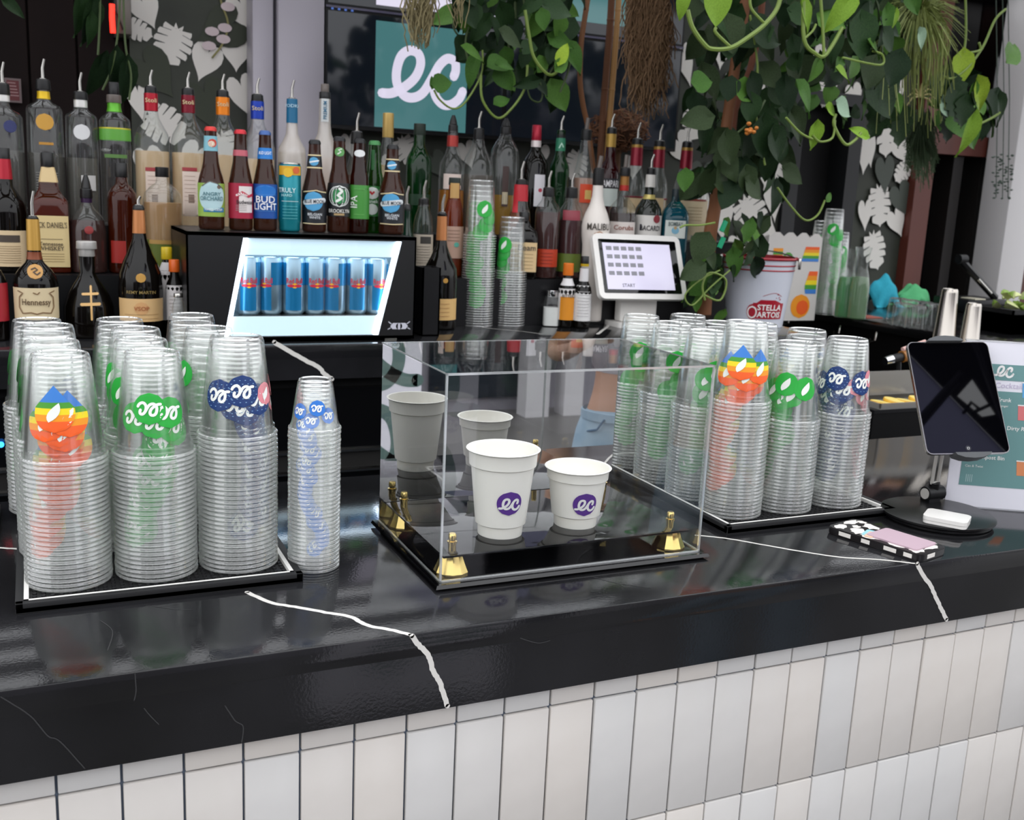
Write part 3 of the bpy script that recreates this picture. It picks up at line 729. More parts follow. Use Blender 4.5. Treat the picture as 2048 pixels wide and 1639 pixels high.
# ------------------------------------------------------------------ tablet on its stand, reader, phone, menu
t = thing('tablet_stand', 'black round-based tablet stand on the bar, right of the cup mat', 'stand', (1.312, 1.172, ZC))
MB().lathe([(.078, 0.0003), (.083, .002), (.083, .0055), (.080, .007)], 48).build('base', BLACKPL, t)
MB().lathe([(.086, .007), (.088, .0085), (.088, .0115), (.086, .0125)], 48).build('base_disc', mat('satin_black', '#121213', .3), t)
o_ = Vector((1.312, 1.172, ZC))
j1 = P(1860, 1000, Z=ZC + .013) - o_; j1.z = .0125
j2 = P(1866, 985, Y=j1.y + o_.y) - o_; j3 = P(1878, 915, Y=j1.y + o_.y - .01) - o_
MB().box(j1.x - .012, j1.x + .012, j1.y - .01, j1.y + .01, .0125, j2.z).build('pivot_post', BLACKPL, t)
MB().lathe([(.0115, -.018), (.0125, -.017), (.0125, .017), (.0115, .018)], 24, M=Matrix.Translation((j2.x, j2.y, j2.z)) @ Matrix.Rotation(pi / 2, 4, 'Y')).build('hinge', BLACKPL, t)
MB().lathe([(.009, 0), (.009, .0012)], 20, M=Matrix.Translation((j2.x - .0192, j2.y, j2.z)) @ Matrix.Rotation(pi / 2, 4, 'Y')).build('hinge_cap', mat('silver_paint', '#bdbab4', .35, .15), t)
dv = (j3 - j2); dv.normalize(); sv = Vector((1, 0, 0)) - dv * dv.x; sv.normalize()
arm = MB()
for s in (-1, 1): arm.tube([j2 + dv * .018 + sv * s * .0065, j3 + dv * .03 + sv * s * .0065], .0028, 8)
for q in (j2 + dv * .018, j3 + dv * .03): arm.tube([q - sv * .0065, q + sv * .0065], .0028, 8)
arm.build('arm', mat('silver_paint', '#bdbab4', .35, .15), t)
MB().tube([j2, j2 + dv * .02], .009, 10).build('arm_socket', BLACKPL, t)
MB().tube([j3 + dv * .02, j3 + dv * .075], .009, 10).build('arm_upper', BLACKPL, t)
TL, TR, BL, BR = Vector((1.273, 1.24, 1.350)), Vector((1.406, 1.200, 1.354)), Vector((1.244, 1.150, 1.188)), Vector((1.3705, 1.103, 1.1935))
ctr = (TL + TR + BL + BR) / 4; ux = (TR - TL + BR - BL).normalized(); uy = (TL - BL + TR - BR); uy = (uy - ux * uy.dot(ux)).normalized(); un = ux.cross(uy)
TM = Matrix((( ux.x, uy.x, un.x, ctr.x), (ux.y, uy.y, un.y, ctr.y), (ux.z, uy.z, un.z, ctr.z), (0, 0, 0, 1)))
tw, th = ((TR - TL).length + (BR - BL).length) / 4, ((TL - BL).length + (TR - BR).length) / 4
tb = thing('tablet', 'dark glossy tablet held upright in the round-based stand', 'tablet', ctr)
TM0 = Matrix.Translation(-ctr) @ TM
MB().prism(rrect(-tw, tw, -th, th, .010), -.0065, -.0004, M=TM0).build('casing', STEEL, tb, ang=30)
MB().prism(rrect(-tw + .0015, tw - .0015, -th + .0015, th - .0015, .009), -.0004, .0003, M=TM0).build('screen', mat('tablet_glass', '#030305', .02, spec=.5), tb, ang=30)
hb = MB(); hb.lathe([(.0046, .0003), (.0046, .0006)], 24, c=(0, -th + .009, 0), M=TM0); hb.build('home_button', mat('button_ring', '#26262a', .2), tb)
hs = MB(); put(hs, [sh_stroke([(-.0016, -.0016), (-.0016, .0016), (.0016, .0016), (.0016, -.0016), (-.0016, -.0016)], .0005, 2)], lambda u, v, o: tuple(TM0 @ Vector((u, v - th + .009, .0007 + o))), 0, 0); hs.build('button_mark', WHITE, tb, smooth=False)
TMs = Matrix.Translation(-o_) @ TM
for s in (1, -1):
    pr = [(-.03, 0), (.03, 0), (.027, .004), (.015, .0078), (0, .009), (-.015, .0078), (-.027, .004)] if s > 0 else [(-.03, 0), (-.027, -.004), (-.015, -.0082), (0, -.0095), (.015, -.0082), (.027, -.004), (.03, 0)]
    MB().prism([(x + (-.006 if s > 0 else .004), y + s * (th - .001)) for x, y in pr], -.014, .007, M=TMs).build('clamp_jaw', mat('grey_rubber', '#4b4d4f', .5), t, ang=30)
MB().box(-.02, .02, -th, th, -.018, -.0085, M=TMs, bev=.003).build('back_bracket', BLACKPL, t)
p = P(1893, 1043, Z=ZC + .0135); pq = P(1925, 1056, Z=ZC + .0135)
ca = atan2(-.5, 1)
t = thing('card_reader', 'small white square card reader lying on the tablet stand base', 'card reader', (p.x, p.y, ZC + .0128), -.98)
MB().prism(rrect(-.032, .032, -.026, .026, .009), 0, .0045).prism(rrect(-.0325, .0325, -.0265, .0265, .0095), .005, .011).build('body', WHITEPL, t, ang=30)
MB().prism(rrect(-.031, .031, -.025, .025, .008), .0044, .0051).build('slot', mat('slot_grey', '#77777a', .5), t, ang=30)
# phone
t = thing('phone', 'phone in a black and white cow-print case face down on bar', 'phone', (1.1355, 1.103, ZC + .0004), 0.255)
CASEB = mat('case_black', '#151214', .3); CASEW = mat('case_white', '#e8e3dc', .35)
MB().prism(rrect(-.0365, .0365, -.077, .077, .011), 0, .0022).prism(rrect(-.0375, .0375, -.078, .078, .012), .0022, .0095).prism(rrect(-.0365, .0365, -.077, .077, .011), .0095, .011).build('case', CASEB, t, ang=30)
sp = MB(); rp = random.Random(5)
for (sx_, sy_, rx, ry) in ((-.022, .062, .011, .008), (.012, .066, .013, .006), (-.018, .036, .012, .010), (.02, .038, .010, .012), (-.027, .010, .006, .012), (.0, .050, .006, .005), (.028, .058, .005, .006), (-.026, -.03, .007, .012), (-.02, -.062, .010, .009), (.012, -.066, .013, .006), (.029, -.05, .005, .012), (.027, .006, .007, .010)):
    k = 14; out = [(sx_ + rx * 1.2 * cos(2 * pi * i / k) * rp.uniform(.6, 1.3), sy_ + ry * 1.2 * sin(2 * pi * i / k) * rp.uniform(.6, 1.3)) for i in range(k)]
    sp.add([(max(-.0362, min(.0362, x)), y, .0113) for x, y in out], [tuple(range(k))])
for sy_, l in ((.045, .02), (.01, .014), (-.03, .02), (-.058, .013)):
    sp.box(-.0380, -.0374, sy_ - l / 2, sy_ + l / 2, .003, .009); sp.box(.0374, .0380, sy_ - l / 2 + .01, sy_ + l / 2 + .01, .003, .009)
sp.box(-.02, .0, -.0786, -.0779, .003, .009)
sp.build('cow_patch', CASEW, t, smooth=False)
lw_ = MB(); lw_.prism(rrect(-.026, .031, -.064, .018, .005), .0112, .0135); lw_.build('card_wallet', mat('wallet_mauve', '#b39aa5', .6), t, ang=30)
cs = MB(); M_ = Matrix.Rotation(.25, 4, 'Z'); cs.prism(rrect(-.022, .008, .008, .030, .003), .0114, .0124, M=M_); cs.build('card', mat('card_cyan', '#8fc4cc', .5), t, ang=30)
cs = MB(); cs.prism(rrect(-.028, .0, .012, .024, .003), .0116, .0128, M=M_); cs.build('card', mat('card_peach', '#d9b79e', .5), t, ang=30)
# menu sign
s0, s1 = Vector((1.386, 1.224, ZC)), Vector((1.495, 1.157, ZC)); sd = (s1 - s0).normalized()
t = thing('menu_sign', 'white and teal cocktail menu sign standing behind the tablet, cut by frame', 'sign', s0, atan2(sd.y, sd.x))
hz = P(1890, 681, Y=s0.y + .0).z - ZC
MB().box(-.002, .30, 0, .004, .0005, hz).build('panel', mat('sign_white', '#e9e8f0', .25, coat=.3), t, smooth=False)
MB().box(-.003, .301, -.001, .006, hz, hz + .0015).build('top_edge', ACE, t, smooth=False)
MB().box(-.002, .30, .0, .06, .0003, .003).build('foot', ACE, t, smooth=False)
dl = Vector((sd.x, sd.y, 0)); dn = Vector((sd.y, -sd.x, 0))
def sg(px, py):
    r = ray(px, py); k = (s0 - Vector((0, 0, CAMZ))).dot(dn) / r.dot(dn); p = r * k + Vector((0, 0, CAMZ)); return ((p - s0).dot(dl), p.z - s0.z)
def srect(m, q, name='printed_panel', o=.0006):
    (u0, v0), (u1, v1) = sg(*q[0]), sg(*q[1]); MB().add([(u0, -o, v0), (u1, -o, v0), (u1, -o, v1), (u0, -o, v1)], [(0, 1, 2, 3)]).build(name, m, t, smooth=False)
U = lambda u, v, o: (u, -.0009 - o, v)
ub, vb = sg(1917, 968); ue, ve = sg(1990, 765)
_, va = sg(2000, 728); _, vb2 = sg(2000, 760); _, vc = sg(2000, 782)
for v0, v1 in ((vb2, va), (vb, vc)):
    MB().add([(ub, -.0006, v0), (.29, -.0006, v0), (.29, -.0006, v1), (ub, -.0006, v1)], [(0, 1, 2, 3)]).build('printed_panel', TEAL, t, smooth=False)
K = lambda px, py: sg(px, py)
def lab(s, px, py, h, left=False, bold=.012, m=WHITE):
    lt = MB(); u, v = K(px, py); sh = sh_text(s, h, 0, 0, None, bold); w = max(a_[0] for a_ in sh[0]); put(lt, ([(a_ + u + (w if left else 0), b_ + v) for a_, b_ in sh[0]], sh[1]), U, 0, 0); lt.build('lettering', m, t, smooth=False)
lt = MB(); u, v = K(2008, 743); put(lt, sh_ec(.030, u, v, .12), U, 0, 0); lt.build('logo', WHITE, t, smooth=False)
lab('Trunk', 2008, 799, .0065); lab('& Dirty R', 2026, 856, .0065); lab('Compost Bin', 1978, 914, .0065)
lab('with ginger', 2002, 811, .0035, bold=.0); lab('Can & Twist', 1948, 931, .004, bold=0)
lab('Cocktails', 2021, 771, .009, bold=0, m=mat('pale_mauve_print', '#c4bbd2', .6))
for px, py, c_ in ((2047, 825, '#d9797a'), (2044, 936, '#d98a5c'), (2056, 780, '#5fa6d8')):
    u, v = K(px, py); g = MB(); put(g, sh_scan(lambda y: u - .009 - (y - v) * .12, lambda y: u + .009 + (y - v) * .12, v - .013, v + .011, 2, 2), U, .0, 0); put(g, sh_rect(u - .011, u + .011, v + .011, v + .013, 2), U, .0003, 1)
    g.build('printed_cup', [mat('sign_cup' + c_[1:], c_, .5), WHITE], t, smooth=False)
u, v = K(1930, 962); g = MB(); put(g, [sh_rect(u + i * .003, u + i * .003 + .0012, v, v + .013, 1) for i in range(4)], U, 0, 0); g.build('printed_emblem', mat('pale_teal', '#a9c4c4', .5), t, smooth=False)
# ------------------------------------------------------------------ bottles
_lm = {}
def dense(p, st):
    o = []
    for (x0, y0), (x1, y1) in zip(p, p[1:]):
        n = max(1, int(sqrt((x1 - x0) ** 2 + (y1 - y0) ** 2) / st)); o += [(x0 + (x1 - x0) * i / n, y0 + (y1 - y0) * i / n) for i in range(n)]
    return o + [p[-1]]
def cm(h, rough=.45, **k):
    key = (h, rough)
    if key not in _lm: _lm[key] = mat('print_' + h[1:] + ('' if rough == .45 else '_%d' % int(rough * 100)), h, rough, **k)
    return _lm[key]
def foil(h): return mat('foil_' + h[1:], h, .32, .35)
POURBLK = mat('pourer_rubber', '#0d0d0e', .4)
POURCLR = mat('pourer_grey', '#6b625c', .3)
def bottle(label, px, Y, zb, prof, glass, feats, sq=2, depth_=1.0, group=None, yaw=0.0, name='liquor_bottle', cat='bottle', seg=28):
    """prof: (photo row, half width in px) from the top of the glass down; the last half width runs down to the base"""
    pm = P(px, prof[len(prof) // 2][0], Y=Y); d = depth(pm); s = d / FPX
    X = pm.x
    zz = lambda py: P(px, py, Y=Y).z - zb
    t = thing(name, label, cat, (X, Y, zb), -atan2(X, Y) * .8 + yaw, group)
    pr = [(hw * s, zz(py)) for py, hw in prof]; rl = pr[-1][0]
    pr = pr + [(rl, .006), (rl * .96, .0015), (rl * .90, 0)]
    pr = list(reversed(pr))
    def rad(z):
        for (r0, z0), (r1, z1) in zip(pr, pr[1:]):
            if z0 <= z <= z1: return r0 + (r1 - r0) * (z - z0) / max(1e-6, z1 - z0)
        return pr[-1][0]
    MB().lathe(pr, seg, sy=depth_, n=sq).build('glass', glass, t, ang=50)
    def surf(u, z, off):
        r = rad(z)
        if sq > 2.5:
            x = max(-r * .999, min(r * .999, u)); th = -pi / 2 + 0
            q = atan2(-r * depth_, x); k = r * sfac(q, sq, 1, depth_) + off
            return (k * cos(q), k * sin(q), z)
        q = -pi / 2 + u / max(r, .004); k = r * sfac(q, sq, 1, depth_) + off
        return (k * cos(q), k * sin(q), z)
    last = None
    for f in feats:
        k = f[0]
        if k == 'liq':
            zl = zz(f[1]); lp = [(max(.001, r - .0022), z) for r, z in pr if z < zl and z > .003]
            lp = [(lp[0][0], .003)] + lp + [(max(.001, rad(zl) - .0022), zl)]
            MB().lathe(lp, seg, sy=depth_, n=sq).build('liquid', f[2], t, ang=50)
        elif k in ('label', 'patch'):      # label: py0, py1, colour, half angle (deg) ; patch: py0, py1, colour, u0, u1 px
            z1, z0 = zz(f[1]), zz(f[2]); mb = MB(); r = rad((z0 + z1) / 2)
            if k == 'label': ua, ub_ = -radians(f[4]) * r, radians(f[4]) * r
            else: ua, ub_ = f[4] * s, f[5] * s
            if sq > 2.5 and k == 'label': ua, ub_ = -r * sin(min(pi / 2, radians(f[4]))), r * sin(min(pi / 2, radians(f[4])))
            mb.grid(lambda a, b: surf(ua + (ub_ - ua) * a, z0 + (z1 - z0) * b, .0011 if k == 'label' else .0017), 12, 4)
            if k == 'label' or last is None: last = mb.build('label', cm(f[3]), t)
            else: mb.build('label_panel', cm(f[3]), last)
        elif k in ('disc', 'oval'):        # py, r px, colour[, du px[, ry px]]
            mb = MB(); z = zz(f[1]); du = (f[4] if len(f) > 4 else 0) * s; ry = (f[5] if len(f) > 5 else f[2]) * s
            put(mb, sh_ellipse(f[2] * s, ry, 0, 0), lambda u, v, o: surf(u + du, z + v, o), .0021, 0)
            if last is None: last = mb.build('label', cm(f[3]), t)
            else: mb.build('emblem', cm(f[3]), last)
        elif k == 'text':                  # string, py, height px, colour[, du px, wmax px]
            mb = MB(); z = zz(f[2]); du = (f[5] if len(f) > 5 else 0) * s; wm = f[6] * s if len(f) > 6 else None
            put(mb, sh_text(f[1], f[3] * s, 0, 0, wm), lambda u, v, o: surf(u + du, z + v, o), .0036, 0)
            mb.build('lettering', cm(f[4]), last if last is not None else t, smooth=False)
        elif k == 'vtext':                 # text running up the label
            mb = MB(); z = zz(f[2]); du = (f[5] if len(f) > 5 else 0) * s
            sh = sh_text(f[1], f[3] * s); put(mb, ([(-b, a) for a, b in sh[0]], sh[1]), lambda u, v, o: surf(u + du, z + v, o), .0036, 0)
            mb.build('lettering', cm(f[4]), last if last is not None else t, smooth=False)
        elif k == 'lines':                 # py0, py1, n, colour, half width px
            mb = MB(); z1, z0 = zz(f[1]), zz(f[2])
            for i in range(f[3]):
                z = z0 + (z1 - z0) * i / max(1, f[3] - 1); put(mb, sh_rect(-f[5] * s, f[5] * s, -.45 * s, .45 * s, 6), lambda u, v, o: surf(u, z + v, o), .0025, 0)
            mb.build('fine_print', cm(f[4]), last if last is not None else t, smooth=False)
        elif k == 'stroke':                # list of (du px, py), width px, colour
            mb = MB(); put(mb, sh_stroke(dense([(a * s, zz(b)) for a, b in f[1]], .004), f[2] * s, 3), lambda u, v, o: surf(u, v, o), .0028, 0)
            mb.build('emblem', cm(f[3]), last if last is not None else t, smooth=False)
        elif k == 'band':                  # full ring over the glass
            z1, z0 = zz(f[1]), zz(f[2]); MB().lathe([(rad(z0) + .0008, z0), (rad((z0 + z1) / 2) + .001, (z0 + z1) / 2), (rad(z1) + .0008, z1)], 24, sy=depth_, n=sq, caps=(False, False)).build('neck_band', f[3] if not isinstance(f[3], str) else foil(f[3]), t)
        elif k == 'cap':                   # py0, py1, half width px, material or colour
            z1, z0 = zz(f[1]), zz(f[2]); r = f[3] * s; MB().lathe([(r, z0), (r * 1.02, z0 + .001), (r * .98, z1 - .001), (r * .92, z1)], 22).build('cap', f[4] if not isinstance(f[4], str) else foil(f[4]), t)
        elif k == 'crown':                 # crown cap
            z1, z0 = zz(f[1]), zz(f[2]); r = f[3] * s; MB().lathe([(r * 1.12, z0), (r * 1.08, z0 + (z1 - z0) * .5), (r * .85, z1 - .0006), (r * .7, z1)], 21).build('crown_cap', foil(f[4]), t)
        elif k == 'pour':                  # spout tip py, collar top py, collar bottom py, collar half width, lean px, kind
            z2, z1, z0 = zz(f[1]), zz(f[2]), zz(f[3]); r = f[4] * s; ln = (f[5] if len(f) > 5 else 4) * s; kd = f[6] if len(f) > 6 else 'metal'
            po = MB().lathe([(r, z0), (r * 1.02, z0 + .002), (r * .94, z1 - .003), (r * .7, z1)], 20).build('pourer', POURBLK, t)
            if kd == 'metal':
                MB().lathe([(.0085, 0), (.0085, .0012), (.004, .002)], 16, c=(0, 0, z1)).tube([(0, 0, z1), (0, 0, z1 + (z2 - z1) * .55), (ln, -.001, z2)], [.0042, .0036, .0030], 10).build('spout', STEEL, po)
            elif kd == 'black':
                MB().lathe([(r * .8, z1), (r * .62, z1 + (z2 - z1) * .5), (r * .3, z2)], 16).build('spout', POURBLK, po)
            else:
                MB().tube([(0, 0, z1), (ln, -.001, z2)], [.0065, .006], 12).build('spout', POURCLR, po)
    return t
Y3, Z3 = 2.86, 1.43; Y2, Z2 = 2.715, 1.32; Y1 = 2.58; YF, ZF = 2.52, 1.4405
KH = 'liquor bottles on the back bar'
BR = glassm('#3a1208'); DKBR = mat('beer_glass', '#34170b', .06, spec=.35, alpha=.88); GRN = glassm('#2f8f46'); DKGLASS = mat('dark_bottle', '#0a0705', .06, spec=.3)
FROST = clear('frosted_glass', (.93, .9, .86), .10, .5, .42, (.80, .74, .68), .25)
def B(*a, **k): return bottle(*a, group=KH, **k)
# --- top row, left
ciroc = lambda t, sh: [(t, 11), (sh - 14, 11), (sh - 6, 15), (sh + 2, 30), (sh + 10, 34), (sh + 120, 35)]
B('clear vodka bottle with a blue disc, top row at left frame edge', 8, Y3, Z3, ciroc(186, 224), CLEAR_GLASS, [('pour', 124, 166, 190, 13), ('band', 189, 203, '#e8e6e2'), ('disc', 253, 12, '#2e3568', 10), ('liq', 300, liquid('#9a9690', .25))])
B('clear vodka bottle with a gold disc and yellow neck ring', 88, Y3, Z3, ciroc(178, 210), CLEAR_GLASS, [('pour', 118, 158, 180, 14), ('band', 183, 198, '#e0b81e'), ('disc', 245, 16, '#d09c3c'), ('patch', 285, 290, '#c08a30', -12, 14), ('lines', 345, 400, 12, '#8f8c88', 20), ('liq', 306, liquid('#8a847c', .25))])
B('clear vodka bottle with a white disc and white neck ring', 162, Y3, Z3, [(197, 12), (215, 12), (222, 16), (230, 27), (236, 30), (300, 31)], CLEAR_GLASS, [('pour', 145, 183, 200, 14), ('band', 200, 215, '#e4e2de'), ('disc', 265, 15, '#dcdcdc'), ('patch', 350, 380, '#c9c7c4', -4, 24), ('liq', 316, liquid('#a8a49c', .25))])
B('clear vodka bottle with green band and lime ring', 229, Y3, Z3, [(203, 12), (220, 12), (228, 16), (236, 26), (242, 29), (300, 30)], CLEAR_GLASS, [('cap', 165, 190, 10, POURBLK), ('cap', 190, 206, 14, POURCLR), ('band', 206, 224, '#5fae2f'), ('band', 258, 281, cm('#5fa53c', .3)), ('band', 256, 259, '#c9c23a'), ('disc', 300, 12, '#2b2b2b', -20, 4), ('disc', 301, 11, '#8f908c', -20, 3), ('patch', 309, 316, '#59813f', -22, 22)])
def stoli(label, px, c, dx=0, lab=True):
    f = [('pour', 140 + dx, 172 + dx, 188 + dx, 12), ('band', 187 + dx, 222 + dx, c), ('text', 'Stoli', 201 + dx, 8, '#d8c79a'), ('liq', 302 + dx, liquid('#e6c9a4', .75))]
    if lab: f += [('patch', 335, 342, '#a33a40', -14, 14), ('patch', 343, 455, '#e3d0c2', -14, 28), ('lines', 352, 400, 7, '#b49a8a', 10), ('patch', 388, 405, '#8c7668', -3, 8)]
    return B(label, px, Y3, Z3, [(186 + dx, 12.5), (222 + dx, 12.5), (236 + dx, 15), (252 + dx, 23), (266 + dx, 31), (280 + dx, 34), (332 + dx, 34)], CLEAR_GLASS, f)
stoli('clear bottle with red neck seal and peach tinted lower half', 303, '#b3162c')
stoli('clear bottle with dark red neck seal beside the red-sealed one', 377, '#7c1026', 4)
stoli('clear bottle with orange neck seal behind the apple cider bottle', 446, '#ee8517', 8, False)
stoli('clear bottle with bright blue neck seal against the grey column', 515, '#1c3fae', 16, False)
B('frosted vodka bottle with long neck and deep blue wrap', 584, Y3, Z3, [(197, 10), (245, 10.5), (268, 12), (282, 18), (296, 26), (312, 28), (360, 29)], FROST, [('pour', 160, 196, 200, 10), ('band', 198, 246, cm('#146a93', .4)), ('text', 'VODKA', 212, 6, '#bfe0ee'), ('liq', 305, liquid('#c9b9a6', .5))])
B('frosted bottle with narrow silver neck strip beside the screen', 649, Y3, Z3, [(197, 11), (250, 12), (268, 14), (282, 20), (300, 24), (360, 25)], FROST, [('cap', 168, 184, 8, POURCLR), ('cap', 184, 198, 11, POURBLK), ('patch', 198, 244, '#cfd3d2', -7, 7), ('vtext', 'PREMIUM', 221, 6, '#2d6c8c'), ('liq', 316, liquid('#d8b894', .5))])
B('clear bottle with steel spout between the dark beer bottles', 713, Y3, Z3, [(285, 11), (305, 12), (330, 18), (345, 24), (400, 25)], CLEAR_GLASS, [('pour', 225, 262, 288, 12), ('liq', 350, liquid('#5c3a2a', .5))])
B('bottle with gold foil cap behind the tall wheat beer', 775, Y3, Z3, [(274, 10), (290, 12), (320, 20), (340, 26), (400, 27)], CLEAR_GLASS, [('cap', 226, 275, 11, '#c9a862'), ('liq', 330, liquid('#a98f52', .5))])
B('stout green glass bottle with a black cap, no spout', 838, Y3, Z3, [(263, 11), (290, 12), (302, 17), (316, 24), (330, 26), (385, 26)], GRN, [('cap', 247, 270, 12, cm('#1c2a20', .5)), ('band', 388, 410, cm('#10331c', .4))])
B('white rum bottle with red neck ring above amber lower half', 904, Y3, Z3, [(262, 10), (295, 11), (312, 16), (326, 24), (345, 26), (410, 27)], CLEAR_GLASS, [('pour', 230, 248, 268, 10, 0, 'black'), ('band', 271, 293, '#a8362f'), ('patch', 348, 378, '#d9c7bd', -18, 18), ('liq', 380, liquid('#c47a1c', .6))])
B('clear round-shouldered bottle behind the tall back cup stack', 956, Y3, Z3, [(278, 11), (290, 13), (302, 18), (316, 25), (332, 31), (352, 33), (420, 33)], CLEAR_GLASS, [('pour', 222, 256, 280, 11), ('liq', 350, liquid('#8a8076', .35))])
B('domed clear tequila bottle with a long brown neck strip', 1010, Y3, Z3, [(266, 10), (276, 13), (286, 20), (300, 27), (320, 30), (420, 30)], CLEAR_GLASS, [('pour', 236, 252, 268, 11, 0, 'black'), ('patch', 333, 412, '#3d2a26', -5, 7), ('patch', 384, 408, '#cfc3a4', -4, 6), ('liq', 390, liquid('#b88a2c', .55))])
B('dark red wine bottle with crimson foil and white label', 1071, Y3, Z3, [(292, 9.5), (302, 11), (316, 20), (328, 26), (400, 27)], DKGLASS, [('cap', 250, 282, 9.5, '#a3122e'), ('band', 281, 294, '#dcd0cf'), ('patch', 349, 412, '#d7d4d8', -2, 20), ('disc', 380, 4, '#b0344a', 10)])
B('slim green glass bottle with steel spout beside the wine bottle', 1119, Y3, Z3, [(260, 8.5), (302, 9.5), (318, 13), (332, 19), (345, 20), (420, 20)], GRN, [('pour', 231, 260, 280, 9), ('band', 276, 302, cm('#2b7d5c', .4)), ('stroke', [(-3, 296), (1, 286), (4, 294)], 2, '#bfe3cf'), ('vtext', 'DRY', 378, 9, '#123a1c')])
B('clear orange liqueur bottle with a tall tapering neck', 1169, Y3, Z3, [(278, 9.5), (305, 12), (330, 17), (345, 20), (420, 21)], CLEAR_GLASS, [('pour', 235, 258, 280, 11, 2, 'clear'), ('patch', 270, 275, '#b78e26', -7, 7), ('patch', 368, 405, '#d8481f', -8, 20), ('patch', 380, 398, '#d6bb6a', 2, 16), ('liq', 356, liquid('#e0b8a4', .5))])
B('ruby red aperitif bottle with gold neck foil', 1219, Y3, Z3, [(292, 9.5), (322, 11), (335, 18), (350, 20), (420, 21)], glassm('#8a0d22'), [('pour', 227, 254, 268, 10), ('band', 266, 294, '#b99445'), ('liq', 300, liquid('#6e0a1c', .7)), ('patch', 357, 376, '#1c1c22', -20, 20), ('text', 'CAMPARI', 367, 13, '#e6e4e6', 0, 38), ('patch', 377, 412, '#c9d2cc', -20, 20)])
for px, dy, lab in ((1270, 0, 'clear bottle with dark red neck, left of three alike'), (1314, 4, 'clear bottle with dark red neck, middle of three alike'), (1369, 6, 'clear bottle with dark red neck, right of three, by the leaves')):
    B(lab, px, Y3, Z3, [(290 + dy, 11), (331 + dy, 12), (345 + dy, 15), (362 + dy, 20), (380 + dy, 22), (430 + dy, 22)], CLEAR_GLASS, [('pour', 244 + dy, 276 + dy, 290 + dy, 11)] + [('band', 294 + dy, 331 + dy, '#8c1c30'), ('band', 289 + dy, 295 + dy, '#a8833c'), ('liq', 392 + dy, liquid('#d9c3a0', .6)), ('patch', 396, 425, '#d3b990', -14, 14), ('band', 392 + dy, 395 + dy, '#7c2030')])
# --- middle row, left
B('whiskey bottle with a red waxed neck and cream label at frame edge', 12, Y2, Z2, [(322, 11), (355, 13), (372, 14), (392, 26), (408, 34), (425, 36), (520, 36)], DKGLASS, [('cap', 296, 324, 11, POURBLK), ('band', 318, 358, '#b01e30'), ('label', 459, 530, '#d9c19a', 80), ('patch', 468, 482, '#4a4038', -20, 22), ('lines', 490, 522, 8, '#8c7456', 22)])
B('square amber whiskey bottle with a large cream label', 98, Y2, Z2, [(332, 11), (362, 17), (378, 19), (390, 26), (400, 34), (409, 36), (530, 37)], glassm('#b4581e'), [('cap', 305, 334, 12, POURBLK), ('band', 334, 364, cm('#d8bd8a', .5)), ('liq', 396, liquid('#8c3c10', .6)), ('label', 430, 531, '#d8c18c', 78), ('text', "JACK DANIEL'S", 448, 11, '#5c4c34', 0, 58), ('lines', 475, 476, 1, '#5c4c34', 20), ('text', 'Tennessee', 485, 7, '#4c3c2c', 0, 40), ('text', 'WHISKEY', 494, 8, '#4c3c2c', 0, 44), ('lines', 505, 520, 4, '#8c744c', 22)], sq=7, depth_=.85)
B('cognac bottle with purple neck ring and clear rounded shoulders', 174, Y2, Z2, [(394, 10), (408, 10), (416, 14), (426, 24), (440, 33), (460, 36), (530, 36)], CLEAR_GLASS, [('pour', 350, 376, 396, 12, 0, 'black'), ('band', 393, 405, '#3a2444'), ('liq', 440, liquid('#3a1208', .8)), ('disc', 458, 8, '#8c2424', 2)])
B('amber round-shouldered bottle with black stopper and red base tag', 244, Y2, Z2, [(352, 10), (368, 12), (376, 20), (386, 26), (400, 28), (530, 29)], glassm('#a8501e'), [('cap', 326, 354, 12, POURBLK), ('liq', 384, liquid('#74300e', .6)), ('patch', 480, 524, '#9c2018', -26, 4)])
B('clear round flask bottle with pale gold contents', 325, Y2, Z2, [(352, 11), (366, 13), (374, 24), (386, 34), (402, 38), (425, 38), (530, 35)], CLEAR_GLASS, [('cap', 334, 354, 13, POURBLK), ('liq', 405, liquid('#d0a878', .55)), ('label', 478, 530, '#5c6a24', 70), ('patch', 478, 486, '#b08a4a', -30, 30)])
# --- front row, left, on the counter
YL = 2.50
B('cognac bottle with gold foil neck and ornate cream label', 70, YL, ZB, [(436, 11), (500, 12.5), (515, 13), (525, 18), (538, 30), (552, 39), (566, 42), (630, 41)], DKGLASS, [('pour', 382, 432, 440, 11), ('band', 438, 500, '#c99c4a'), ('band', 503, 518, '#7c4024'), ('disc', 540, 14, '#b98a4a'), ('stroke', [(-6, 536), (0, 533), (4, 537), (-3, 541), (3, 546), (8, 542)], 3, '#3c2a18'), ('label', 572, 634, '#d9c6a0', 75), ('stroke', [(-35, 578), (-24, 582), (-32, 590), (-33, 610), (-26, 622), (-10, 620), (0, 623), (10, 620), (26, 622), (33, 610), (32, 590), (24, 582), (35, 578)], 2.2, '#7c5c3c'), ('text', 'Hennessy', 599, 12, '#5c442c', 0, 52), ('stroke', [(-5, 581), (2, 584), (6, 580)], 2, '#7c5c3c')])
B('black teardrop cognac bottle with a double gold cross', 176, YL + .03, ZB, [(503, 13), (512, 15), (545, 14), (556, 19), (572, 30), (590, 40), (612, 47), (640, 48)], DKGLASS, [('cap', 482, 497, 19, '#c9c6c2'), ('cap', 496, 512, 15, '#b9b6b2'), ('stroke', [(6, 570), (6, 634)], 5, '#dcb070'), ('stroke', [(-14, 585), (22, 584)], 5, '#dcb070'), ('stroke', [(-18, 605), (26, 604)], 6, '#dcb070')], depth_=.7)
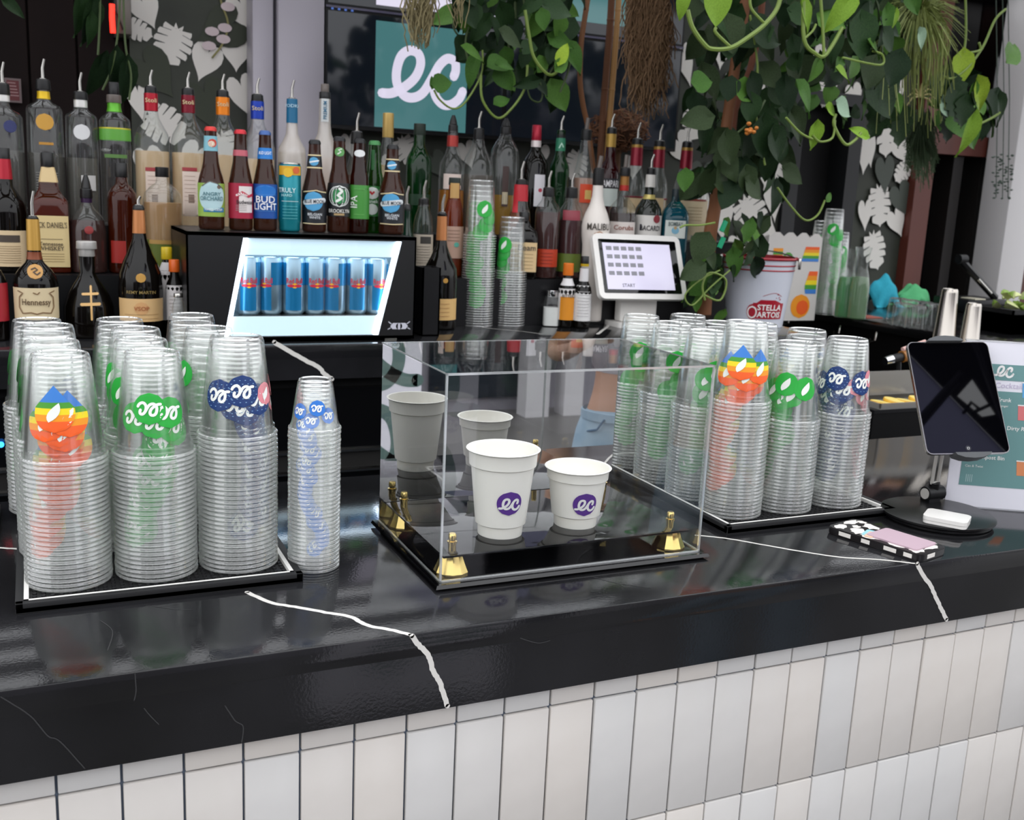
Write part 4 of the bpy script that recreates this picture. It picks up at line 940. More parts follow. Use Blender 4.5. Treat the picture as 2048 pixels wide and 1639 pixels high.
B('cognac bottle with copper foil neck and broad tan label', 280, YL, ZB, [(416, 10), (464, 12), (478, 14), (500, 22), (522, 32), (545, 40), (575, 43), (630, 42)], DKGLASS, [('pour', 392, 410, 420, 11), ('band', 418, 466, '#c07c4a'), ('disc', 552, 9, '#b98a3a'), ('text', 'REMY MARTIN', 580, 6, '#8a7440', 0, 60), ('label', 593, 638, '#d8b27c', 72), ('disc', 612, 13, '#d0a06c'), ('text', 'VSOP', 612, 8, '#a45c34'), ('lines', 624, 632, 2, '#a88454', 34)])
B('dark bottle with a red label, cut by the left frame edge', -10, YL, ZB, [(540, 12), (552, 18), (566, 22), (640, 22)], DKGLASS, [('label', 564, 640, '#a3202c', 85), ('cap', 520, 541, 10, POURBLK)])
bit = lambda label, px, y, top, cap, body='#d9d4d2', **k: bottle(label, px, y, ZB, [(top + 22, 8), (top + 34, 9), (top + 46, 15), (top + 56, 17), (top + 108, 17)], DKGLASS, [('cap', top, top + 24, 10.5, cm(cap, .4)), ('label', top + 50, 638, body, 170)] + k.get('f', []), group=KH)
bit('small bitters bottle with a yellow cap behind the orange-capped one', 334, YL + .05, 494, '#d9bc1c', f=[('band', 524, 548, cm('#dcd8d8'))])
bit('small bitters bottle with orange cap left of the lit cooler', 349, YL, 519, '#e0641c', f=[('lines', 590, 625, 6, '#a49c98', 10)])
bottle('tiny clear glass bottle in front of the left bitters', 357, YL - .07, ZB, [(592, 8), (600, 8), (606, 11), (616, 13), (650, 13)], CLEAR_GLASS, [('cap', 586, 594, 9, STEEL), ('liq', 640, liquid('#c8b8a0', .3))], group=KH)
# --- beers and a can on top of the cooler
KB = 'beers on the lit cooler'
def beer(label, px, top, bot_hw, feats, glass=None, crown='#1c1c1e', Y=YF, base=0):
    H = 200 if base == 0 else base
    b = top + H
    q = lambda f: top + f * H
    prof = [(q(.03), 11.5), (q(.10), 12), (q(.20), 13), (q(.33), 15.5), (q(.40), 18.5), (q(.47), bot_hw * .9), (q(.53), bot_hw), (q(.8), bot_hw)]
    bottle(label, px, Y, ZF, prof, glass or DKBR, [('crown', top - 3, top + 6, 11.0, crown)] + feats, group=KB, name='beer_bottle')
beer('brown cider bottle with sky blue neck label and orchard label', 422, 256, 25.5, [('band', 272, 302, cm('#7fb8c6')), ('disc', 286, 8, '#c9402c', 3), ('disc', 288, 6, '#e6dcc4', 1), ('label', 366, 432, '#8fb04a', 82), ('oval', 392, 26, '#b4d2d6', 0, 29), ('text', 'ANGRY', 387, 7, '#4a7880', 0, 34), ('text', 'ORCHARD', 396, 8, '#4a7880', 0, 44), ('disc', 373, 4, '#6c5c4c', 14), ('stroke', [(-18, 372), (-4, 362), (10, 366), (22, 376)], 1.6, '#5c5048'), ('patch', 414, 423, '#1c74a4', -16, 26), ('text', 'HARD CIDER', 418, 4, '#e8f0ee', 4, 34)], crown='#c7322c', base=206)
beer('brown beer bottle with crimson label and red crown cap', 481, 262, 23.5, [('band', 300, 312, cm('#c05c68')), ('label', 366, 436, '#a81c3c', 85), ('patch', 372, 424, '#e4dcd8', -4, 24), ('stroke', [(-8, 392), (2, 384), (14, 392), (24, 388)], 5, '#c02c44'), ('stroke', [(-8, 390), (0, 386), (10, 390)], 4, '#efe9e6'), ('text', 'Budweiser', 403, 8, '#2c2428', 9, 34), ('lines', 410, 420, 4, '#9c9090', 10)], crown='#c02430', base=196)
beer('brown beer bottle with bright blue label and blue crown cap', 530, 264, 23.5, [('band', 296, 318, cm('#1f7ed0')), ('text', 'BUD LIGHT', 306, 6, '#eef4f8', 0, 22), ('label', 368, 436, '#0c4c9c', 86), ('oval', 382, 22, '#1470c4', 0, 12), ('text', 'BUD', 398, 13, '#f2f4f6', 0, 36), ('text', 'LIGHT', 412, 13, '#f2f4f6', 0, 43), ('lines', 389, 421, 2, '#4c8cd0', 22)], crown='#3c5c98', base=194)
bottle('slim teal drinks can with a fruit picture on top', 579, YF, ZF, [(328, 20), (332, 22.5), (440, 22.5), (448, 21)], mat('can_teal', '#14808c', .25, .4), [('cap', 325, 329, 21, STEEL), ('label', 332, 350, '#e0a824', 62), ('disc', 340, 7, '#d8642c', 12), ('disc', 345, 9, '#eabc2c', -4), ('text', 'TRULY', 380, 9, '#d8eeee', -6, 32), ('lines', 400, 402, 1, '#cfe8e8', 16), ('text', 'HARD', 390, 5, '#aedada', -6), ('lines', 412, 436, 5, '#5cb4b8', 14)], group=KB, name='drinks_can', cat='can')
def wheat(label, px, top, hw, base):
    q = lambda f: top + f * base
    beer(label, px, top, hw, [('band', q(.16), q(.29), cm('#10141c')), ('band', q(.15), q(.165), cm('#e4d2a4')), ('band', q(.285), q(.30), cm('#e4d2a4')), ('disc', q(.225), 8.5, '#4c9cc8', -2), ('stroke', [(-9, q(.235)), (6, q(.215))], 3, '#dfe6ea'), ('label', q(.545), q(.90), '#10141c', 88), ('stroke', [(-24, q(.56)), (-8, q(.55)), (2, q(.54)), (12, q(.555)), (24, q(.56))], 2, '#e4d2a4'), ('disc', q(.66), 19, '#4ea0cf', -3), ('stroke', [(-20, q(.675)), (18, q(.645))], 10, '#dfe4e6'), ('text', 'BLUE MOON', q(.66), 7, '#1c2430', -1, 38), ('text', 'BELGIAN', q(.80), 5, '#d8dce0', 0, 26), ('text', 'WHITE', q(.835), 5, '#d8dce0', 0, 20), ('stroke', [(-24, q(.90)), (0, q(.905)), (24, q(.90))], 1.8, '#e4d2a4')], base=base)
wheat('dark wheat beer bottle with pale blue disc, beside the teal can', 629, 282, 24, 182)
beer('dark beer bottle with round green and white emblem', 678, 276, 23, [('disc', 304, 9, '#5c9c54'), ('stroke', [(-3, 308), (2, 304), (-2, 300), (3, 298)], 2.4, '#e6ece0'), ('label', 366, 432, '#14161a', 88), ('disc', 392, 21, '#d9ddd8'), ('disc', 392, 19.5, '#16281c'), ('disc', 392, 15, '#2c8a4c'), ('stroke', [(-5, 402), (4, 396), (-3, 390), (5, 382), (0, 377)], 5, '#eef2ea'), ('text', 'BROOKLYN', 421, 7, '#e4e2da', 0, 40), ('patch', 426, 430, '#b49868', -10, 10)], base=188)
beer('amber beer bottle with plain green label reading IPA', 718, 280, 20.5, [('oval', 307, 10.5, '#e8eae8', 0, 7), ('label', 370, 437, '#3f8c34', 88), ('vtext', 'IPA', 403, 12, '#eef4ea', -10), ('lines', 376, 378, 1, '#6cb45c', 10), ('lines', 426, 428, 1, '#6cb45c', 10)], glass=glassm('#7c3212'), base=184)
beer('green glass beer bottle half hidden behind the tall wheat beer', 748, 284, 20, [('patch', 300, 340, '#20602c', -6, 0), ('label', 372, 432, '#2c7a34', 80), ('oval', 386, 13, '#dce4dc', -4, 12), ('stroke', [(-7, 384), (-4, 388), (-1, 384)], 4, '#c82c34'), ('text', 'Heineken', 402, 7, '#dce8dc', -2, 36), ('oval', 418, 11, '#dce4dc', -4, 11)], glass=glassm('#4fa03a'), crown='#3c7c44', Y=YF + .055, base=180)
wheat('tall dark wheat beer bottle at right end of the cooler top', 784, 292, 25.5, 172)
# --- middle row, right
B('dark green bottle with steel spout just right of the cooler', 812, Y2, Z2, [(418, 9), (450, 10), (470, 15), (490, 20), (530, 20)], mat('dark_green_glass', '#0e2a1c', .08), [('pour', 372, 408, 422, 9), ('label', 500, 540, '#1d3a28', 70)])
B('clear bottle with black collar and grey lettered label', 847, Y2, Z2, [(408, 11), (418, 12), (432, 17), (450, 20), (530, 20)], CLEAR_GLASS, [('pour', 360, 396, 412, 11), ('label', 468, 530, '#c2b6a4', 75), ('patch', 472, 486, '#3c3834', -6, 16), ('lines', 492, 524, 7, '#7c7068', 14)])
B('amber bourbon bottle with dark wooden stopper and pale label', 908, Y2, Z2, [(368, 11), (395, 12), (410, 16), (424, 20), (530, 21)], glassm('#c9791f'), [('cap', 355, 370, 12, cm('#26302c', .5)), ('patch', 366, 396, '#c39a5c', -9, 9), ('liq', 400, liquid('#b8661a', .6)), ('label', 452, 515, '#c4a08c', 78), ('disc', 488, 5, '#5fb4a0', 6), ('lines', 460, 480, 4, '#8c6c5c', 12)])
B('whiskey bottle with dripping red wax neck and steel spout', 1040, Y2, Z2, [(372, 13), (388, 14), (410, 15), (424, 20), (440, 22), (530, 23)], CLEAR_GLASS, [('pour', 322, 358, 374, 11), ('band', 369, 392, cm('#b8202c', .3)), ('patch', 388, 425, '#b8202c', -18, -6), ('patch', 388, 402, '#b8202c', -6, 16), ('liq', 424, liquid('#8c4418', .7))])
B('square dark bourbon bottle with a cream signature label', 1047, Y2 - .035, Z2, [(440, 10), (452, 16), (462, 26), (476, 29), (535, 29)], DKGLASS, [('cap', 424, 441, 10, POURBLK), ('label', 483, 541, '#d6b98a', 80), ('text', 'Beam', 493, 11, '#5c5040', 6), ('lines', 506, 534, 5, '#a48c64', 18)], sq=6)
B('brown liqueur bottle with orange red label and glass dome shoulder', 1096, Y2 - .03, Z2, [(390, 11), (402, 14), (412, 22), (424, 25), (530, 25)], CLEAR_GLASS, [('pour', 341, 374, 393, 12), ('liq', 424, liquid('#3a0f08', .85)), ('label', 497, 532, '#b83a1c', 62), ('lines', 505, 525, 4, '#7c2410', 12)])
B('dark red liqueur bottle with an olive green lower label', 1142, Y2 - .02, Z2, [(394, 11), (406, 14), (418, 22), (434, 25), (530, 25)], CLEAR_GLASS, [('pour', 346, 374, 396, 12), ('liq', 440, liquid('#3c0a0c', .85)), ('patch', 420, 440, '#8c3440', -18, 18), ('label', 506, 542, '#5c6c24', 80)])
B('opaque white coconut rum bottle with a black pourer', 1192, Y2 - .06, Z2 - .12 + .0, [(368, 10), (392, 11), (410, 15), (425, 22), (440, 27), (452, 29), (470, 28), (490, 25), (620, 23)], mat('bottle_white', '#e4dcd4', .3), [('pour', 311, 335, 370, 11, 3, 'clear'), ('text', 'MALIBU', 452, 13, '#3c342c', 4, 46), ('stroke', [(-4, 466), (6, 462), (14, 466)], 2, '#a87c5c')])
B('conical bottle with gold and red neck holding dark liquor', 1246, Y2 - .02, Z2, [(352, 8), (382, 9), (398, 13), (412, 24), (422, 28), (530, 28)], CLEAR_GLASS, [('pour', 309, 334, 352, 11, 1, 'clear'), ('band', 350, 370, '#9c6c34'), ('band', 370, 381, '#b02c24'), ('liq', 426, liquid('#2c1410', .85)), ('label', 443, 470, '#dcd2cc', 60), ('text', 'Coruba', 454, 9, '#8c4c3c', 2)])
B('rum bottle with white neck and label beside the blue gin', 1298, Y2 - .02, Z2, [(350, 9), (378, 10), (394, 11), (404, 18), (416, 25), (428, 27), (530, 27)], mat('rum_glass', '#1c221c', .06, alpha=.9), [('pour', 308, 335, 352, 9), ('band', 349, 374, cm('#d6d2cc')), ('band', 389, 398, '#c9b86c'), ('label', 430, 475, '#dcd8d2', 78), ('disc', 437, 8, '#8c2430', 16), ('text', 'BACARDI', 455, 10, '#26262c', 4, 40), ('patch', 448, 460, '#3c3c42', -18, -14)])
B('sky blue gin bottle with an arched white label', 1350, Y2 - .03, Z2, [(392, 8), (402, 9), (412, 18), (424, 25), (436, 27), (530, 27)], glassm('#4fb0bc'), [('cap', 378, 403, 9, cm('#16262c', .5)), ('liq', 416, liquid('#3a9eae', .6)), ('label', 440, 475, '#d2d8d2', 50), ('text', 'BOMBAY', 447, 8, '#4c5c5c', 0, 26), ('disc', 460, 7, '#7cb0c8'), ('disc', 455, 3, '#c9a060')], sq=5)
B('squat clear bottle with cream label half hidden by leaves', 1390, Y2 + .02, Z2, [(372, 14), (378, 24), (385, 26), (530, 26)], CLEAR_GLASS, [('cap', 360, 373, 10, STEEL), ('label', 400, 470, '#d6c3a0', 82), ('patch', 398, 402, '#8c3c30', -24, 24), ('lines', 415, 440, 5, '#a48c6c', 14)])
# --- front row, right
B('cognac bottle with copper neck behind the black box, tan label', 882, 2.60, ZB, [(428, 9), (478, 10), (492, 12), (512, 20), (535, 32), (555, 34), (625, 34)], DKGLASS, [('pour', 388, 424, 434, 9), ('band', 432, 480, '#c07c4a'), ('disc', 558, 5, '#b98a3a', 8), ('label', 594, 636, '#d8b070', 70), ('lines', 604, 628, 4, '#b07c4c', 18)])
bit('bitters bottle with orange cap and amber label by the terminal', 1135, 2.60, 526, '#e0741c', f=[('patch', 592, 638, '#d98a1c', -15, 15), ('text', 'BITTERS', 590, 6, '#5c4420', 2, 24), ('band', 556, 570, cm('#dcd8d8'))])
bottle('bitters bottle in an oversized white wrapper with a black cap', 1167, 2.58, ZB, [(540, 8), (562, 9), (574, 15), (584, 17), (630, 17)], DKGLASS, [('cap', 512, 528, 8, POURBLK), ('band', 527, 532, '#c9a81c'), ('band', 536, 562, cm('#d9d6d6')), ('label', 570, 640, '#dcdad8', 175), ('lines', 582, 630, 9, '#b8b4b4', 12)], group=KH)
# salt shaker
bottle('glass salt shaker with metal lid beside the bitters', 1103, 2.62, ZB, [(592, 13), (600, 15), (610, 17), (640, 17)], CLEAR_GLASS, [('cap', 580, 593, 12, CHROME), ('liq', 614, mat('salt', '#e4e2e0', .7))], group=None, name='salt_shaker', cat='shaker', sq=4)
# small black napkin caddy beside the cooler
p = P(861, 590, Y=2.46)
t = thing('napkin_caddy', 'small open black caddy standing right of the lit cooler', 'caddy', (p.x, 2.46, ZB))
ct = MB()
for a in ((-.022, .026, 0, .004), (-.022, .026, .056, .06), (-.022, -.018, 0, .06), (.022, .026, 0, .06)): ct.box(*a, .0005, P(862, 535, Y=2.46).z - ZB)
ct.build('sides', BLACKPL, t, smooth=False); MB().box(-.022, .026, 0, .06, .0003, .004).build('bottom', BLACKPL, t, smooth=False)
# ------------------------------------------------------------------ lit can cooler
YC = 2.40; fx0, fx1, fz = .306, .841, 1.4395
t = thing('can_cooler', 'black countertop cooler with a slanted, brightly lit window full of cans', 'cooler', ((fx0 + fx1) / 2, YC, ZB))
ox = (fx0 + fx1) / 2; fw = (fx1 - fx0) / 2; fh = fz - ZB
def cl(px, py, y=YC): q = P(px, py, Y=y); return (q.x - ox, q.z - ZB)
wTL, wTR, wBL, wBR = cl(487, 474), cl(804, 479), cl(449, 687), cl(757, 671)
zt_, zb_ = .238, .014
wTL, wTR, wBL, wBR = (wTL[0], zt_), (wTR[0], zt_), (wBL[0], zb_), (wBR[0], zb_)
CB = mat('cooler_black', '#0b0b0d', .38)
bd = MB()
bd.box(-fw, fw, .27, .30, .004, fh).box(-fw, fw, .0, .28, fh - .008, fh).box(-fw, fw, .0, .28, .004, .012).box(-fw, -fw + .004, 0, .28, .01, fh).box(fw - .004, fw, 0, .28, .01, fh)
fr = [(-fw, .004), (wBL[0], .004), (wBL[0], zb_), wTL, (wTL[0], fh), (-fw, fh)]
MB_ = MB()
def plate(pts): k = len(pts); MB_.add([(x, 0, z) for x, z in pts] + [(x, .006, z) for x, z in pts], [tuple(range(k)), tuple(reversed(range(k, 2 * k)))] + [(i, k + i, k + (i + 1) % k, (i + 1) % k) for i in range(k)])
plate([(-fw, .004), (wBL[0], zb_), wTL, (-fw, fh)]); plate([wBR, (fw, .004), (fw, fh), wTR]); plate([wTL, wTR, (fw, fh), (-fw, fh)]); plate([(-fw, .004), (fw, .004), wBR, wBL])
bd.v_ = None
b0 = len(bd.v); bd.v += MB_.v; bd.f += [tuple(b0 + i for i in f) for f in MB_.f]; bd.m += MB_.m
bd.build('housing', CB, t, smooth=False)
for fx in (-fw + .04, fw - .04): MB().lathe([(.012, 0.0003), (.012, .005)], 12, c=(fx, .04, 0)).build('foot', RUBBER, t)
MB().box(fw - .075, fw - .045, -.002, .0, -.0 + .0005, .0055).build('name_plate', STEEL, t, smooth=False)
LEDW = mat('cooler_led', '#ffffff', .4, emit='#dcecff', es=5.0)
PANW = mat('cooler_panel', '#b9cdd6', .4, emit='#bcd8e8', es=.55)
ld = MB(); tk = .011
def strip(a, b, c, d): ld.add([(x, y, z) for y in (.004, .012) for x, z in (a, b, c, d)], [(0, 1, 2, 3), (7, 6, 5, 4), (0, 4, 5, 1), (1, 5, 6, 2), (2, 6, 7, 3), (3, 7, 4, 0)])
strip(wBL, (wBL[0] + tk, wBL[1]), (wTL[0] + tk, wTL[1]), wTL); strip((wBR[0] - tk, wBR[1]), wBR, wTR, (wTR[0] - tk, wTR[1]))
ld.build('led_frame', LEDW, t, smooth=False)
lerp = lambda a, b, k: (a[0] + (b[0] - a[0]) * k, a[1] + (b[1] - a[1]) * k)
def band(k0, k1, m, name):
    a, b, c, d = lerp(wTL, wBL, k1), lerp(wTR, wBR, k1), lerp(wTR, wBR, k0), lerp(wTL, wBL, k0)
    g = MB(); g.add([(x, y, z) for y in (.008, .014) for x, z in (a, b, c, d)], [(0, 1, 2, 3), (7, 6, 5, 4), (0, 4, 5, 1), (1, 5, 6, 2), (2, 6, 7, 3), (3, 7, 4, 0)]); g.build(name, m, t, smooth=False)
band(0, .17, PANW, 'upper_panel'); band(.80, 1.0, PANW, 'lower_panel')
MB().box(-fw + .01, fw - .01, .1, .108, .02, fh - .02).build('liner_back', mat('liner', '#7c9cac', .4), t, smooth=False)
zs = lerp(wTL, wBL, .79)[1]
MB().box(-fw + .01, fw - .01, .012, .1, zs - .004, zs).build('wire_shelf', STEEL, t, smooth=False)
MB().box(-fw + .02, fw - .02, .02, .05, fh - .05, fh - .044).build('lamp', mat('cooler_lamp', '#ffffff', .4, emit='#e6f2ff', es=7), t, smooth=False)
MB().add([(x, .003, z) for x, z in (wBL, wBR, wTR, wTL)], [(0, 1, 2, 3)]).build('window_pane', ACR, t, smooth=False)
# winged emblem on the housing
em = MB(); q = cl(798, 652); fm = lambda u, v, o: (q[0] + u, -o, q[1] + v)
put(em, [sh_scan(lambda y: -.026 + abs(y) * .9 + .003, lambda y: -.003, -.007, .008, 4, 3), sh_scan(lambda y: .003, lambda y: .026 - abs(y) * .9 - .003, -.007, .008, 4, 3), sh_disc(.008)], fm, .0006, 0)
put(em, [sh_stroke([(s * .020, .006), (s * .027, .011)], .0025, 2) for s in (-1, 1)] + [sh_stroke([(s * .022, -.004), (s * .028, -.007)], .0025, 2) for s in (-1, 1)], fm, .0006, 0)
em.build('emblem', mat('emblem_grey', '#c6c6d0', .4), t, smooth=False)
cans = []
CANB, CANS, CANR, CANY = mat('can_blue', '#1f7fb4', .22, .4), mat('can_silver', '#8fa9b8', .28, .7), mat('can_red', '#d0203c', .4), mat('can_yellow', '#f0b428', .4)
words = ('first from the left end', 'second from the left end', 'third from the left end', 'in the middle of the row', 'third from the right end', 'second from the right end', 'at the right end')
zc_ = ZB + zs; hcan = .132
def can_parts(root):
    R = .0272
    MB().lathe([(.021, 0), (.0245, .003), (R, .008), (R, hcan - .008), (.0242, hcan - .002), (.0246, hcan), (.0215, hcan - .001), (.021, hcan - .004)], 28).build('body', CANS, root)
    S = lambda u, v, o: ((R + o) * sin(u / R), -(R + o) * cos(u / R), v)
    g = MB()
    for i, a in enumerate((-2.6, -1.37, -.1, 1.25)):
        aw = (.58, .62, .72, .66)[i]; up = i % 2 == 0
        z0, z1 = (.010, hcan * .52) if up else (hcan * .52, hcan - .011)
        put(g, sh_rect((a - aw) * R, (a + aw) * R, z0, z1, 6), S, .0004, 0)
    g.build('blue_panel', CANB, root)
    g = MB(); put(g, sh_text('Red Bull', .0125, 0, 0, .038), lambda u, v, o: S(u, v + hcan * .60, o), .0008, 0)
    g.build('lettering', CANR, root, smooth=False)
    g = MB(); put(g, sh_disc(.0062), lambda u, v, o: S(u, v + hcan * .515, o), .0007, 0)
    put(g, [sh_ellipse(.009, .0035, s * .0085, 0, 6, 4) for s in (-1, 1)], lambda u, v, o: S(u, v + hcan * .512, o), .0009, 1)
    g.build('emblem', [CANY, CANR], root)
root = None
for i in range(7):
    px = (497, 541, 586, 628, 668, 712, 752)[i]
    x = P(px, 570, Y=YC + .05).x
    if root is None:
        root = thing('drinks_can', '', 'can', (0, 0, 0), 0, 'cans in the lit cooler'); can_parts(root); r = root
    else:
        r = root.copy(); COL.objects.link(r)
        for ch in list(root.children): c_ = ch.copy(); COL.objects.link(c_); c_.parent = r
    r.location = (x, YC + .047 + (i % 2) * .003, zc_ + .0003); r.rotation_euler = (0, 0, -.25 + (.1, -.5, .15, .3, -.25, .2, .4)[i]); r['label'] = 'blue and silver can in the lit cooler, ' + words[i]
# ------------------------------------------------------------------ order terminal
p = P(1268, 625, Y=2.62)
t = thing('order_terminal', 'white framed order terminal on a white foot, showing a grey button grid', 'terminal', (p.x, 2.60, ZB))
ot = Vector((p.x, 2.60, ZB))
MB().prism(rrect(-.085, .085, -.05, .06, .02), .0003, .014).build('foot', WHITEPL, t, ang=30)
MB().box(-.062, .062, -.006, .03, .014, .145, bev=.006).build('post', WHITEPL, t)
c0, c1, c2, c3 = [P(x, y, Y=yy) - ot for x, y, yy in ((1187, 465, 2.60), (1364, 474, 2.60), (1369, 598, 2.525), (1197, 597, 2.525))]
ctr = (c0 + c1 + c2 + c3) / 4; ux = (c1 - c0 + c2 - c3).normalized(); uy = (c0 - c3 + c1 - c2); uy = (uy - ux * uy.dot(ux)).normalized(); un = ux.cross(uy)
M4 = Matrix(((ux.x, uy.x, un.x, ctr.x), (ux.y, uy.y, un.y, ctr.y), (ux.z, uy.z, un.z, ctr.z), (0, 0, 0, 1)))
hw_, hh_ = ((c1 - c0).length + (c2 - c3).length) / 4, ((c0 - c3).length + (c1 - c2).length) / 4
MB().prism(rrect(-hw_, hw_, -hh_, hh_, .018), -.016, 0, M=M4).build('frame', WHITEPL, t, ang=30)
k = .0165
MB().prism(rrect(-hw_ + k, hw_ - k, -hh_ + k, hh_ - k, .004), 0, .0004, M=M4).build('glass', mat('terminal_glass', '#08080a', .05), t, smooth=False)
sw, sh_ = hw_ - k - .016, hh_ - k - .011
scr = MB().box(-sw - .004, sw - .006, -sh_, sh_, .0004, .0008, M=M4).build('display', mat('terminal_screen', '#9a98a8', .2, emit='#c9c4da', es=.62), t, smooth=False)
g = MB(); fm = lambda u, v, o: tuple(M4 @ Vector((u, v, .0009 + o)))
for r_ in range(4):
    for c_ in range(5):
        w_ = sw * 1.08 / 5; put(g, sh_rect(-sw + .006 + c_ * w_, -sw + .006 + c_ * w_ + w_ * .76, sh_ - .022 - r_ * .0245, sh_ - .010 - r_ * .0245, 1), fm, .0, 0)
g.build('button_grid', mat('screen_grey', '#55555c', .3, emit='#86868e', es=.5), scr, smooth=False)
g = MB(); put(g, sh_text('START', .010, -sw * .42, -sh_ + .012, .06), fm, .0004, 0); g.build('lettering', mat('screen_dark', '#50505a', .4), scr, smooth=False)
# ------------------------------------------------------------------ ice bucket
pb = P(1512, 600, Y=2.60); zt = P(1512, 513, Y=2.60).z
t = thing('ice_bucket', 'white metal beer bucket with red rim lines and a red emblem', 'bucket', (pb.x, 2.60, ZB), -.62)
hb_ = zt - ZB; Rt, Rb = .116, .086
rbk = lambda z: Rb + (Rt - .006 - Rb) * z / hb_
ENAM = mat('bucket_white', '#c9ccd6', .3); ENRED = mat('bucket_red', '#a3182a', .3)
MB().lathe([(Rb - .008, .0005), (Rb, .0005), (Rb, .004), (rbk(hb_ * .86), hb_ * .86), (rbk(hb_), hb_), (rbk(hb_) - .003, hb_ - .002), (Rb - .004, .008), (.001, .008)], 48, caps=(True, True)).build('bucket_body', ENAM, t)
rm = MB(); rm.lathe([(rbk(hb_) - .003, hb_ - .004), (Rt - .003, hb_ - .005), (Rt, hb_ - .001), (Rt - .002, hb_ + .003), (rbk(hb_) - .004, hb_ + .002)], 48, caps=(False, False))
rm.build('rim', ENRED, t)
MB().lathe([(rbk(hb_) - .0042, hb_ + .001), (rbk(hb_ * .8) - .004, hb_ * .8), (rbk(hb_ * .55) - .004, hb_ * .55)], 48, caps=(False, False)).build('inside', ENRED, t)
for z in (hb_ * .90, hb_ * .83):
    MB().lathe([(rbk(z) + .0003, z - .0022), (rbk(z) + .0016, z), (rbk(z + .0022) + .0003, z + .0022)], 48, caps=(False, False)).build('stripe', ENRED, t)
ea = .42
def bf(u, v, o):
    z = hb_ * .25 + v; r = rbk(z) + .0012 + o; q = ea + u / rbk(hb_ * .25); return (r * sin(q), -r * cos(q), z)
bfs = lambda u, v, o: bf(u * .8, v * .8, o)
g = MB()
put(g, sh_scan(lambda y: -.062, lambda y: .062, -.030, .030, 4, 10), bfs, 0, 0); put(g, sh_scan(lambda y: -.05 + max(0, y - .03) * 1.2, lambda y: .05 - max(0, y - .03) * 2.6, .030, .042, 3, 8), bfs, 0, 0)
put(g, [sh_ellipse(.022, .030, -.062, -.004)], bfs, 0, 0)
put(g, [sh_ellipse(.018, .024, -.064, -.006)], bfs, .0004, 1); put(g, [sh_ellipse(.013, .018, -.064, -.006)], bfs, .0007, 0)
put(g, sh_text('STELLA', .021, .002, .014, .096, .02), bfs, .0012, 1); put(g, sh_text('ARTOIS', .021, .002, -.013, .096, .02), bfs, .0012, 1)
put(g, [sh_stroke(catmull([(-.03, .056), (-.005, .066), (.02, .068), (.045, .056)], 4), .0016, 2)] + [sh_disc(.003, .028, .064), sh_disc(.0025, .034, .052), sh_disc(.002, .022, .050), sh_disc(.003, .040, .045)], bfs, 0, 0)
g.build('emblem', [ENRED, WHITE], t)
hd = MB(); hp = []
for i in range(17):
    q = pi * i / 16; hp.append((Rt * cos(q), -.04 + Rt * .45 * -sin(q) * -1.6, hb_ - .012 + .03 * sin(q)))
hd.tube(hp, .0022, 6); hd.build('handle', STEEL, t)
for s in (-1, 1): MB().box(s * Rt - .004, s * Rt + .004, -.05, -.028, hb_ - .03, hb_ + .004, bev=.002).build('handle_lug', STEEL, t)
# ------------------------------------------------------------------ side counter items
def gp(px, py, z=ZG): return P(px, py, Z=z)
# printed bag / party box behind the bucket
p = P(1580, 600, Y=3.12)
t = thing('paper_bag', 'white paper bag with rainbow print standing behind the beer bucket', 'bag', (p.x, 3.12, ZG - .02))
hbg = P(1575, 470, Y=3.12).z - ZG + .02
bg_ = MB(); w_ = .125; n_ = 12
top = [(-w_ + 2 * w_ * i / n_, hbg + .008 * (1 if i % 3 else -1)) for i in range(n_ + 1)]
for y_ in (0, .07): bg_.add([(-w_, y_, 0.0005), (w_, y_, .0005)] + [(x, y_, z) for x, z in reversed(top)], [tuple(range(n_ + 3)) if y_ == 0 else tuple(reversed(range(n_ + 3)))])
for s in (-w_, w_): bg_.add([(s, 0, 0.0005), (s, .035, .0005), (s, .07, .0005), (s, .07, hbg), (s * .93, .035, hbg * .98), (s, 0, hbg)], [(0, 1, 4, 5), (1, 2, 3, 4)])
bg_.add([(-w_, 0, .0006), (w_, 0, .0006), (w_, .07, .0006), (-w_, .07, .0006)], [(0, 1, 2, 3)])
bg_.build('bag_body', mat('bag_white', '#d9d4cf', .6), t, smooth=False)
g = MB(); fm = lambda u, v, o: (u, -.0008 - o, v)
mats_ = [PSKY, PGR2, PYEL, PORG, PRED]
for i in range(5):
    put(g, sh_scan(lambda y: .035 + (y - hbg * .72) * .3, lambda y: .115, hbg * .70 + i * .011, hbg * .70 + (i + 1) * .011, 1, 2), fm, 0, i)
    put(g, sh_scan(lambda y: .06 + abs(y - hbg * .4) * .3, lambda y: .118, hbg * .32 + i * .017, hbg * .32 + (i + 1) * .017, 1, 2), fm, 0, i)
    put(g, sh_scan(lambda y: -.10, lambda y: -.055, hbg * .66 + i * .012, hbg * .66 + (i + 1) * .012, 1, 2), fm, 0, (i * 2) % 5)
put(g, [sh_stroke([(-.03 + .022 * cos(2 * pi * i / 14), hbg * .72 + .022 * sin(2 * pi * i / 14)) for i in range(15)], .009, 3)], fm, .0004, 1)
put(g, sh_disc(.045, .05, .055), fm, .0003, 3); put(g, sh_disc(.028, .06, .05), fm, .0006, 4)
g.build('print', mats_, t, smooth=False)
